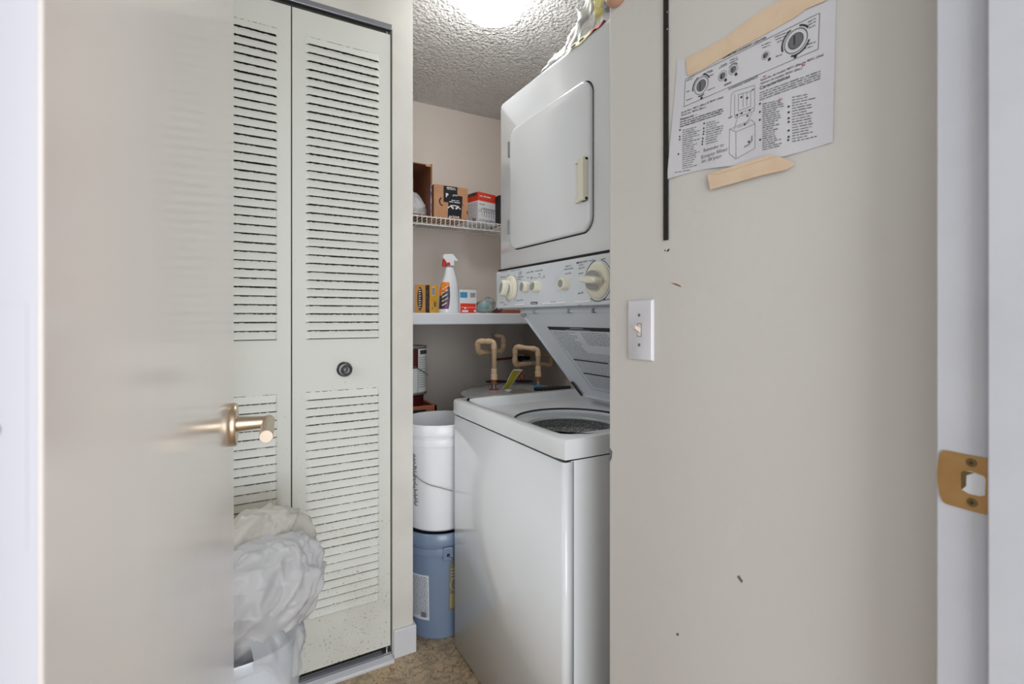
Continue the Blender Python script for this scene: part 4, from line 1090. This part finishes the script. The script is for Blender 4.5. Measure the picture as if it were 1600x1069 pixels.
b = NB(); R = [bring(330, 415, 502), bring(312, 415, 502)]; rings(b, R); obj('collar', b, 'knob_grey', sb)
b = NB()
hd = [(372, 215), (388, 186), (488, 184), (545, 262), (528, 272), (500, 262), (500, 318), (420, 318), (412, 278), (385, 240), (375, 235)]
P = [S4(x, y, Ys+.008) for x, y in hd]; P = [V(p.x, p.y, p.z-z845+zt5) for p in P]; sheet(b, P, V(0, 1, 0), .024); obj('spray_head', b, 'bottle_white', sb, bev=.004, seg=3)
b = NB()
for pts in ([(385, 235), (412, 275), (402, 325), (372, 325), (378, 270)], [(420, 280), (450, 278), (458, 318), (412, 320)]):
    P = [S4(x, y, Ys+.006) for x, y in pts]; P = [V(p.x, p.y, p.z-z845+zt5) for p in P]; sheet(b, P, V(0, 1, 0), .018)
obj('trigger', b, 'trigger_red', sb, bev=.002)
# little white and red box
Yr = 2.21; a_ = S4(556, 845, Yr); c_ = S4(742, 845, Yr); hz_ = S4(650, 592, Yr).z-zt5
rb_ = empty('patch_box', V(a_.x, Yr, zt5), 'small white box with a red lower half beside the spray bottle', 'box')
W_ = c_.x-a_.x
b = NB(); box(b, a_.x, Yr, zt5+.0004, c_.x, Yr+.05, zt5+hz_); obj('carton', b, 'box_white', rb_, bev=.001)
b = NB(); box(b, a_.x+.004, Yr-.0006, zt5+.002, c_.x-.003, Yr, zt5+hz_*.42); obj('red_patch', b, 'box_red', rb_)
b = NB(); box(b, a_.x+.003, Yr-.0006, zt5+hz_*.66, a_.x+W_*.46, Yr, zt5+hz_*.90); obj('blue_patch', b, 'bar_blue', rb_)
b = NB()
for k in range(9): box(b, a_.x+W_*(.64+.034*k), Yr-.0006, zt5+hz_*.68, a_.x+W_*(.655+.034*k), Yr, zt5+hz_*.88)
obj('barcode', b, 'print_black', rb_)
b = NB(); words(b, V(a_.x+W_*.15, Yr, zt5+hz_*.05), V(a_.x+W_*.68, Yr, zt5+hz_*.05), NY, .013, 0, .001, 8); words(b, V(a_.x+W_*.12, Yr, zt5+hz_*.24), V(c_.x-.006, Yr, zt5+hz_*.24), NY, .004, 0, .001, 3)
arc(b, V(a_.x+W_*.33, Yr, zt5+hz_*.22), 0, .005, 0, 360, UY, VZ, NY, .0012); arc(b, V(a_.x+W_*.9, Yr, zt5+hz_*.1), 0, .005, 0, 360, UY, VZ, NY, .0012)
obj('red_patch_print', b, 'print_white', rb_, recalc=False)
# clear bag with teal things
gx = xa(762, 2.22)
tb = empty('clear_bag', V(gx, 2.24, zt5), 'clear plastic bag with teal contents next to the control panel on the white shelf', 'bag')
blob('film', [(zt5+.006, gx, 2.25, .045, .04), (zt5+.03, gx, 2.25, .055, .05), (zt5+.06, gx+.008, 2.25, .045, .04), (zt5+.078, gx+.012, 2.25, .02, .02), (zt5+.085, gx+.012, 2.25, .004, .004)], 12, .014, 'bag_teal', tb, K=48)
blob('teal_contents', [(zt5+.016, gx-.012, 2.24, .02, .02), (zt5+.035, gx-.010, 2.24, .030, .03), (zt5+.055, gx, 2.24, .022, .02), (zt5+.062, gx, 2.24, .003, .003)], 15, .008, 'teal_plastic', tb, K=36)
b = NB(); tube(b, [(gx+.01, 2.19, zt5+.004), (gx+.045, 2.185, zt5+.03), (gx+.075, 2.20, zt5+.055)], .004, n=8); tube(b, [(gx+.025, 2.185, zt5+.004), (gx+.06, 2.18, zt5+.02), (gx+.085, 2.2, zt5+.035)], .003, n=8); objs('dark_strap', b, 'rubber_black', tb)
b = NB(); xq = xa(784, 2.17); box(b, xq, 2.17, zt5+.0004, xa(813, 2.17), 2.30, zt5+.019); tag(obj('brick_red_box', b, 'brick_card', bev=.001), 'flat brick-red box behind the control panel on the white shelf', 'box')

# ================================================================== WATER HEATER
hcx, hcy, hr_ = 1.150, 1.985, .262; HZ = .855
wh = empty('water_heater', V(hcx, hcy, 0), 'short grey round water heater standing behind the washer', 'water heater')
b = NB(); lathe(b, V(hcx, hcy, 0), VZ, [(0, hr_-.01), (.02, hr_), (HZ-.05, hr_)], 64, True, False); obj('tank', b, 'tank_grey', wh, smooth=True)
b = NB(); lathe(b, V(hcx, hcy, 0), VZ, [(HZ-.055, hr_+.003), (HZ-.012, hr_+.003), (HZ-.004, hr_), (HZ, hr_-.012), (HZ+.002, .05), (HZ+.002, .001)], 64, False, False); obj('tank_lid', b, 'tank_grey', wh, smooth=True)
b = NB()
for a_ in (200, 235, 262, 150, 100): 
    q = V(hcx+math.cos(rad(a_))*(hr_-.02), hcy+math.sin(rad(a_))*(hr_-.02), HZ); lathe(b, q, VZ, [(0, .004), (.003, .003)], 8)
objs('lid_screw', b, 'chrome', wh)
k5b = 260/1158
def Wp(cx, cy, Y): return atY(700+cx*k5b, 500+cy*k5b, Y)
def topz(cx, cy): return atZ(700+cx*k5b, 500+cy*k5b, HZ)
# hot line
ph = topz(320, 487); ph.z = 0; pcx = topz(627, 462); pcx.z = 0
def riser(root, p, ring, z1):
    b = NB(); lathe(b, V(p.x, p.y, HZ), VZ, [(0, .026), (.004, .026), (.006, .018), (.006, .010)], 28); tag(obj('flange_ring', b, ring, root, smooth=True), 'red ring' if ring == 'ring_red' else 'blue ring')
    b = NB(); cyl(b, V(p.x, p.y, HZ+.004), V(p.x, p.y, HZ+.032), .0095, n=20); obj('nipple', b, 'zinc', root)
    b = NB(); lathe(b, V(p.x, p.y, HZ+.028), VZ, [(0, .0145), (.006, .0155), (.012, .013), (.02, .0145), (.024, .013)], 8); obj('copper_nut', b, 'cpvc_band', root)
    b = NB(); lathe(b, V(p.x, p.y, HZ+.050), VZ, [(0, .0165), (.022, .0165), (.024, .0145), (.050, .0145), (.052, .0118)], 24); obj('adapter', b, 'cpvc', root, smooth=True)
hl = empty('hot_water_pipe', V(ph.x, ph.y, HZ), 'cream pipe loop rising from the red ring on the heater', 'pipe')
riser(hl, ph, 'ring_red', 0)
Yh = ph.y
def hp(cx, cy, dy=0): q = Wp(cx, cy, Yh+dy); return q
top = hp(318, 150); zt_h = top.z
P = [V(ph.x, ph.y, HZ+.09), V(ph.x, ph.y, zt_h), hp(205, 148, .06), hp(208, 225, .09), hp(300, 228, .16), hp(382, 212, .22), hp(385, 115, .24), hp(335, 108, .26), hp(330, 108, YK-Yh-.004)]
b = NB(); tube(b, P, .0118, n=16, bend=.016); obj('pipe_run', b, 'cpvc', hl, smooth='all')
b = NB()
for q, nx in ((P[1], P[0]), (P[1], P[2]), (P[2], P[1]), (P[2], P[3]), (P[3], P[2]), (P[3], P[4]), (P[5], P[4]), (P[5], P[6]), (P[6], P[5])):
    d = (nx-q).normalized(); cyl(b, q+d*.014, q+d*.036, .0145, n=16)
objs('elbow_socket', b, 'cpvc', hl, smooth=True)
b = NB()
for q, nx in ((P[1], P[0]), (P[1], P[2]), (P[5], P[6])):
    d = (nx-q).normalized(); cyl(b, q+d*.036, q+d*.0375, .0142, n=16)
objs('solvent_band', b, 'cpvc_band', hl)
cl_ = empty('cold_water_pipe', V(pcx.x, pcx.y, HZ), 'cream pipe loop rising from the blue ring on the heater', 'pipe')
riser(cl_, pcx, 'ring_blue', 0)
Yc = pcx.y
def cpn(cx, cy, dy=0): return Wp(cx, cy, Yc+dy)
tz = cpn(625, 205).z
P = [V(pcx.x, pcx.y, HZ+.09), V(pcx.x, pcx.y, tz), cpn(468, 185, .08), cpn(464, 312, .10), cpn(600, 300, .18), cpn(715, 315, .22), cpn(720, 250, .25), V(cpn(720, 250, .25).x, YK-.004, cpn(720, 250, .25).z)]
b = NB(); tube(b, P, .0118, n=16, bend=.016); obj('pipe_run', b, 'cpvc', cl_, smooth='all')
b = NB()
for q, nx in ((P[1], P[0]), (P[1], P[2]), (P[2], P[1]), (P[2], P[3]), (P[3], P[2]), (P[3], P[4]), (P[5], P[4])):
    d = (nx-q).normalized(); cyl(b, q+d*.014, q+d*.036, .0145, n=16)
objs('elbow_socket', b, 'cpvc', cl_, smooth=True)
b = NB()
for q, nx in ((P[1], P[0]), (P[2], P[3]), (P[4], P[3])):
    d = (nx-q).normalized(); cyl(b, q+d*.036, q+d*.0375, .0142, n=16)
objs('solvent_band', b, 'cpvc_band', cl_)
# copper run and dark line along the wall
b = NB(); z_ = zat(790, 561, 2.66); tube(b, [(xa(776, 2.66), 2.66, z_), (xa(808, 2.66), 2.66, z_+.006), (xa(900, 2.66), 2.66, z_+.01)], .007, n=10)
for x_ in (776, 900): cyl(b, V(xa(x_, 2.66), 2.66, z_+(.0 if x_ == 776 else .01)), V(xa(x_, 2.66), YK, z_+(.0 if x_ == 776 else .01)), .006, n=8)
tag(obj('copper_pipe', b, 'copper', smooth=True), 'thin copper pipe running along the wall behind the cream pipes', 'pipe')
b = NB(); z_ = zat(815, 560, 2.64)
cyl(b, V(xa(806, 2.64), 2.64, z_), V(xa(905, 2.64), 2.64, z_), .011, n=12); cyl(b, V(xa(830, 2.64), 2.64, z_), V(xa(830, 2.64), YK, z_), .008, n=8); cyl(b, V(xa(812, 2.64), 2.64, z_+.0), V(xa(812, 2.64), 2.62, z_), .018, n=8)
tag(obj('dark_pipe', b, 'rubber_black', smooth=True), 'dark horizontal pipe behind the cold water pipe', 'pipe')
# relief valve, tag, insulation, label on the heater
q = topz(530, 432)
b = NB(); lathe(b, V(q.x, q.y, HZ+.002), VZ, [(0, .05), (.004, .05), (.006, .03), (.006, .002)], 24); obj('black_grommet', b, 'rubber_black', wh)
q2 = topz(513, 428); b = NB(); cyl(b, V(q2.x, q2.y, HZ+.004), V(q2.x, q2.y, HZ+.075), .008, n=12); cyl(b, V(q2.x, q2.y, HZ+.02), V(q2.x, q2.y, HZ+.035), .014, n=6); obj('copper_stub', b, 'copper', wh, smooth=True)
q = topz(350, 435); b = NB(); lathe(b, V(q.x, q.y+.02, HZ+.001), VZ, [(0, .06), (.003, .058), (.003, .002)], 24); obj('dark_grommet', b, 'rubber_black', wh)
b = NB(); P = [topz(*p) for p in ((380, 495), (440, 515), (560, 515), (590, 500), (520, 482), (430, 484))]; sheet(b, [V(p.x, p.y, HZ+.0025) for p in P], VZ, .0006); obj('tank_sticker', b, 'label_olive', wh)
b = NB(); P = [topz(*p) for p in ((388, 497), (420, 508), (448, 492), (415, 486))]; sheet(b, [V(p.x, p.y, HZ+.0034) for p in P], VZ, .0006); obj('sticker_picture', b, 'label_paper', wh)
b = NB(); P = [topz(*p) for p in ((185, 445), (190, 462), (265, 448), (262, 436))]; sheet(b, [V(p.x, p.y, HZ+.0025) for p in P], VZ, .0006); obj('paper_patch', b, 'tub_ring', wh)
b = NB(); a_, c_ = topz(600, 500), topz(850, 490); a_.z = c_.z = HZ+.013; cyl(b, a_, c_, .009, n=14)
d = (c_-a_).normalized()
for k in range(9): cyl(b, a_+d*(.015+.018*k), a_+d*(.019+.018*k), .0105, n=14)
tag(obj('pipe_insulation', b, 'rubber_black', smooth=True), 'length of black corrugated hose lying on top of the water heater', 'hose')
# curved yellow tag
b = NB(); N = 14; path = [(395, 472), (425, 445), (445, 400), (462, 365), (490, 338)]; rows = []
A_, B_ = [], []
lp = [(375, 474), (398, 452), (418, 412), (435, 372), (458, 342)]; rp = [(420, 468), (446, 448), (470, 408), (492, 378), (522, 345)]
Yt = ph.y-.02
L_ = [Wp(*p, Yt) for p in lp]; R_ = [Wp(*p, Yt+.01) for p in rp]
L_[0].z = R_[0].z = HZ+.004
rs = list(zip(L_, R_))
for (l0, r0), (l1, r1) in zip(rs[:-1], rs[1:]): 
    for t in range(4):
        s, e = t/4, (t+1)/4; quad(b, l0.lerp(l1, s), r0.lerp(r1, s), r0.lerp(r1, e), l0.lerp(l1, e))
bmesh.ops.remove_doubles(b, verts=b.verts, dist=1e-5)
tg = obj('heater_tag', b, 'tag_yellow'); tag(tg, 'curled yellow tag standing between the red and blue rings', 'tag')
s_ = tg.modifiers.new('s', 'SOLIDIFY'); s_.thickness = .0006
b = NB()
for (l0, r0), (l1, r1) in zip(rs[:-1], rs[1:]):
    for side in ((l0, r0, l1, r1), (r0, l0, r1, l1)):
        a0_, a1_ = side[0], side[0].lerp(side[1], .08); b0_, b1_ = side[2], side[2].lerp(side[3], .08)
        quad(b, a0_+NY*.0012, a1_+NY*.0012, b1_+NY*.0012, b0_+NY*.0012)
l0, r0 = rs[-2]; l1, r1 = rs[-1]; quad(b, l0.lerp(l1, .7)+NY*.0013, r0.lerp(r1, .7)+NY*.0013, r1+NY*.0013, l1+NY*.0013)
obj('tag_border', b, 'print_white', tg, recalc=False)

# ================================================================== BUCKETS
bx, by = .712, 1.842
def bucket(name, z0, m, label, h=.40, grp=None):
    r0, r1 = .131, .148
    o = empty(name, V(bx, by, z0), label, 'bucket')
    b = NB()
    prof = [(0, r0-.006), (.006, r0), (h*.80, r0+(r1-r0)*.8), (h*.80, r1+.004), (h*.815, r1+.005), (h*.865, r1+.002), (h*.865, r1-.001), (h*.90, r1), (h*.90, r1+.008), (h*.915, r1+.009), (h*.985, r1+.006), (h, r1+.002), (h, r1-.004), (h-.03, r1-.006), (.012, r0-.006), (.010, .001)]
    lathe(b, V(bx, by, z0), VZ, prof, 72, True, False); obj('bucket_body', b, m, o, smooth=True)
    return o
bl = bucket('blue_bucket', 0.0, 'bucket_blue', 'blue-grey plastic bucket standing on the floor under the white one')
wb = bucket('white_bucket', .402, 'bucket_white', 'white plastic bucket stacked on top of the blue bucket')
def cylpatch(r, a0, a1, z0, z1, off=.0012, K=10):
    b = NB(); return b, [[V(bx+(r+off)*math.cos(rad(a0+(a1-a0)*i/K)), by+(r+off)*math.sin(rad(a0+(a1-a0)*i/K)), z) for i in range(K+1)] for z in (z0, z1)]
def rat(z): return .131+.0136*(z/.32)
def patch(name, a0, a1, z0, z1, m, par, base=0, off=.0012, K=10):
    b = NB(); rs = [[V(bx+(rat(z)+off)*math.cos(rad(a0+(a1-a0)*i/K)), by+(rat(z)+off)*math.sin(rad(a0+(a1-a0)*i/K)), z+base) for i in range(K+1)] for z in (z0, z1)]
    rings(b, rs, False, False, closed=False); return obj(name, b, m, par, smooth='all', recalc=False)
def cylmarks(name, par, base, rows, m, off=.0020):
    b = NB()
    for a0, a1, z0, z1 in rows:
        rs = [[V(bx+(rat(z)+off)*math.cos(rad(a0+(a1-a0)*i/4)), by+(rat(z)+off)*math.sin(rad(a0+(a1-a0)*i/4)), z+base) for i in range(5)] for z in (z0, z1)]
        rings(b, rs, False, False, closed=False)
    return obj(name, b, m, par, recalc=False)
# angles: camera direction from bucket centre is about -111 deg; left edge near -150
patch('label', -158, -128, .075, .245, 'label_paper', bl)
rnd = random.Random(4); rows = []
for k in range(26):
    z = .235-k*.0058
    a = -156
    while a < -131:
        e = a+rnd.uniform(1.5, 5); rows.append((a, min(e, -130), z, z+.0026)); a = e+1
rows.append((-142, -133, .085, .105))
cylmarks('label_print', bl, 0, rows, 'print_soft')
patch('olive_label', -98, -68, .105, .29, 'label_olive', bl)
rows = [(-95, -86, .262-k*.012, .266-k*.012) for k in range(4)]+[(-96, -84, .165-k*.006, .168-k*.006) for k in range(9)]
cylmarks('gold_print', bl, 0, rows, 'gold_print')
b = NB()
for i in range(24):
    a_ = 2*PI*i/24; e_ = 2*PI*(i+1)/24
    pts = []
    for rr, t in ((.026, a_), (.0285, a_), (.0285, e_), (.026, e_)):
        an = rad(-84)+rr*math.cos(t)/.138; z = .205+rr*math.sin(t); r_ = rat(z)+.002; pts.append(V(bx+r_*math.cos(an), by+r_*math.sin(an), z))
    quad(b, *pts)
obj('gold_ring', b, 'gold_print', bl, recalc=False)
def ear(par, base, an, m):
    c_ = V(bx+math.cos(rad(an))*.148, by+math.sin(rad(an))*.148, base+.325); n_ = V(math.cos(rad(an)), math.sin(rad(an)), 0); u_ = VZ.cross(n_)
    b = NB(); obox(b, c_-u_*.019-VZ*.020-n_*.002, u_, VZ, n_, .038, .048, .012); obj('handle_ear', b, m, par, bev=.003)
    b = NB(); lathe(b, c_+n_*.010, n_, [(0, .006), (.002, .006), (.002, .002)], 12); obj('ear_socket', b, 'dark_gap', par)
    return c_+n_*.012
e1 = ear(bl, 0, -100, 'bucket_blue')
b = NB(); tube(b, [e1, e1+V(.02, -.004, -.02), e1+V(.06, .01, -.06), V(bx+.165, by-.03, .23), V(bx+.17, by+.03, .22), V(bx+.12, by+.125, .30), V(bx+.02, by+.158, .325)], .0019, n=8, bend=.015); obj('wire_handle', b, 'chrome', bl)
patch('label', -160, -145, .09, .29, 'box_white', wb, .402)
rows = []; rnd = random.Random(9)
for k in range(11):
    z = .283-k*.0175; rows.append((-158, -147, z-.010, z) if k % 3 else (-158, -147, z-.014, z)); 
rows2 = []
for k in range(40): z = .288-k*.0049; a = -157+rnd.uniform(0, 3); rows2.append((a, a+rnd.uniform(3, 8), z-.0026, z))
cylmarks('label_print', wb, .402, rows2, 'print_black')
R_h = .152
hp_ = []
for an, z in ((-185, .33), (-170, .265), (-155, .225), (-140, .198), (-125, .182), (-110, .172), (-98, .166)):
    hp_.append(V(bx+math.cos(rad(an))*R_h, by+math.sin(rad(an))*R_h, .402+z))
hp_[-1] = V(bx+math.cos(rad(-94))*R_h, by+math.sin(rad(-94))*R_h, .402+.156)
b = NB(); tube(b, hp_, .0018, n=8, bend=.02); obj('wire_handle', b, 'chrome', wb)

# paint cans on the clay crate
cr = empty('wood_crate', V(.665, 2.2, 0), 'reddish brown crate behind the white bucket', 'crate')
cx0, cx1, cy0, cy1 = XE+.006, .776, 2.045, 2.36; ztc = zat(668, 634, cy0)
b = NB(); box(b, cx0, cy0, 0, cx1, cy0+.012, ztc); box(b, cx0, cy1-.012, 0, cx1, cy1, ztc); box(b, cx0, cy0, 0, cx0+.012, cy1, ztc); box(b, cx1-.012, cy0, 0, cx1, cy1, ztc); box(b, cx0, cy0, ztc-.05, cx1, cy1, ztc-.035)
obj('crate_body', b, 'crate_clay', cr, bev=.002)
b = NB(); box(b, cx0+.05, cy0-.0015, ztc-.035, cx1-.05, cy0, ztc-.015); obj('hand_slot', b, 'dark_gap', cr)
def can(name, x, y, z, r, h, m, label):
    o = empty(name, V(x, y, z), label, 'paint can')
    b = NB(); lathe(b, V(x, y, z), VZ, [(0, r), (.004, r+.002), (.008, r), (h-.008, r), (h-.004, r+.002), (h, r), (h, r-.012), (h-.006, r-.014), (h-.006, .001)], 40, True, False); obj('can_body', b, m, o, smooth=True)
    return o
ccx = xa(666, 2.16)-.088; zc0 = ztc-.034
can('red_can', ccx-.004, 2.17, zc0, .078, zat(655, 617, 2.09)-zc0-.001, 'can_darkred', 'dark red can under the label-wrapped paint can')
zc1 = zat(655, 617, 2.09); hcn = zat(655, 541, 2.09)-zc1
pc_ = can('paint_can', ccx, 2.16, zc1, .084, hcn, 'zinc', 'paint can with a grey paper label and wire handle, topmost on the crate')
def canpatch(name, a0, a1, z0, z1, m, off):
    b = NB(); rs = [[V(ccx+(.084+off)*math.cos(rad(a0+(a1-a0)*i/12)), 2.16+(.084+off)*math.sin(rad(a0+(a1-a0)*i/12)), zc1+z) for i in range(13)] for z in (z0, z1)]
    rings(b, rs, False, False, closed=False); return obj(name, b, m, pc_, smooth='all', recalc=False)
canpatch('label', -75, -22, .012, hcn-.012, 'can_label', .0008); canpatch('red_label', -130, -76, hcn*.55, hcn-.012, 'can_darkred', .0008); canpatch('lower_label', -130, -77, .012, hcn*.55, 'can_label', .0008)
canpatch('label_heading', -68, -28, hcn-.036, hcn-.018, 'print_black', .0014)
b = NB()
for k in range(14):
    z = hcn-.052-k*.010
    if z < .02: break
    a = -72; rnd = random.Random(k)
    while a < -28:
        e = a+rnd.uniform(3, 10)
        rs = [[V(ccx+.0856*math.cos(rad(a+(e-a)*i/3)), 2.16+.0856*math.sin(rad(a+(e-a)*i/3)), zc1+zz) for i in range(4)] for zz in (z, z+.003)]
        rings(b, rs, False, False, closed=False); a = e+2
obj('label_print', b, 'print_soft', pc_, recalc=False)
hp_ = [V(ccx+.09*math.cos(rad(a)), 2.16+.09*math.sin(rad(a)), zc1+z) for a, z in ((-140, hcn*.80), (-110, hcn*.66), (-80, hcn*.56), (-50, hcn*.45), (-30, hcn*.38))]
b = NB(); tube(b, hp_, .002, n=8); obj('wire_handle', b, 'chrome', pc_)

# ================================================================== TRASH BIN AND BAGS
bnx, bny, ba, bb_, bh = -.035, 1.325, .165, .130, .455
bn = empty('trash_bin', V(bnx, bny, 0), 'white plastic bin in front of the louvered doors with bags piled on it', 'bin')
b = NB()
def sb_(s, z, n_=3.2): return sup(bnx, bny, ba*s, bb_*s, n_, z, 72)
rings(b, [sb_(.80, 0), sb_(.82, .006), sb_(.955, bh-.03), sb_(.985, bh-.028), sb_(1.0, bh-.022), sb_(1.0, bh-.004), sb_(.985, bh), sb_(.965, bh-.002), sb_(.955, bh-.012)], True, False)
obj('bin_shell', b, 'bin_white', bn, smooth=True)
b = NB(); rings(b, [sb_(.957, bh-.010), sb_(.935, bh-.05), sb_(.79, .012)], False, True); obj('bin_inside', b, 'bin_inside', bn, smooth=True)
o = blob('trash_bag', [(.30, .0, 1.35, .07, .06), (.42, .02, 1.38, .085, .07), (.50, .05, 1.415, .115, .085), (.58, .070, 1.43, .128, .085), (.63, .070, 1.43, .105, .070), (.67, .066, 1.43, .070, .050), (.695, .060, 1.43, .040, .028), (.703, .058, 1.43, .008, .006)], 21, .020, 'bag_cream', K=160, sub=8)
tag(o, 'cream white plastic bag standing highest, behind the other bag in the bin', 'bag')
fb = empty('white_trash_bag', V(.02, 1.30, bh-.15), 'bright white plastic bag bulging over the right side of the bin', 'bag')
blob('bag_body', [(.33, .0, 1.33, .07, .055), (.42, .015, 1.33, .110, .075), (.48, .035, 1.315, .130, .090), (.545, .050, 1.305, .142, .098), (.595, .055, 1.31, .132, .090), (.63, .065, 1.315, .105, .070), (.652, .075, 1.32, .065, .045), (.66, .08, 1.32, .012, .01)], 33, .020, 'bag_white', fb, K=170, sub=9)
# thin skirt of film draped over the rim
b = NB(); N = 40; MR = 14; rows = []
for i in range(N+1):
    t = i/N; a = rad(-64+92*t); n_ = 3.2; cs, sn = math.cos(a), math.sin(a); r = (abs(cs/ba)**n_+abs(sn/bb_)**n_)**(-1/n_)
    row = []
    drop = .02+.10*math.exp(-((t-.32)/.16)**2)+.05*math.exp(-((t-.75)/.25)**2)
    for j in range(MR+1):
        s = j/MR
        if s < .35: k = .80+.23*(s/.35); z = bh+.055-.045*(s/.35)**1.5
        else: k = 1.03+.035*math.sin((s-.35)/.65*2.2); z = bh+.01-drop*((s-.35)/.65)
        wv = .010*noise.noise(V(t*9, s*2, 3.1))+.006*(1-2*abs(noise.noise(V(t*14, s*3, 8))))
        row.append(b.verts.new(V(bnx+r*cs*k+cs*(wv+.003), bny+r*sn*k+sn*(wv+.003), z+wv*.4)))
    rows.append(row)
for i in range(N):
    for j in range(MR): b.faces.new((rows[i][j], rows[i+1][j], rows[i+1][j+1], rows[i][j+1]))
obj('draped_film', b, 'bag_thin', fb, smooth='all')
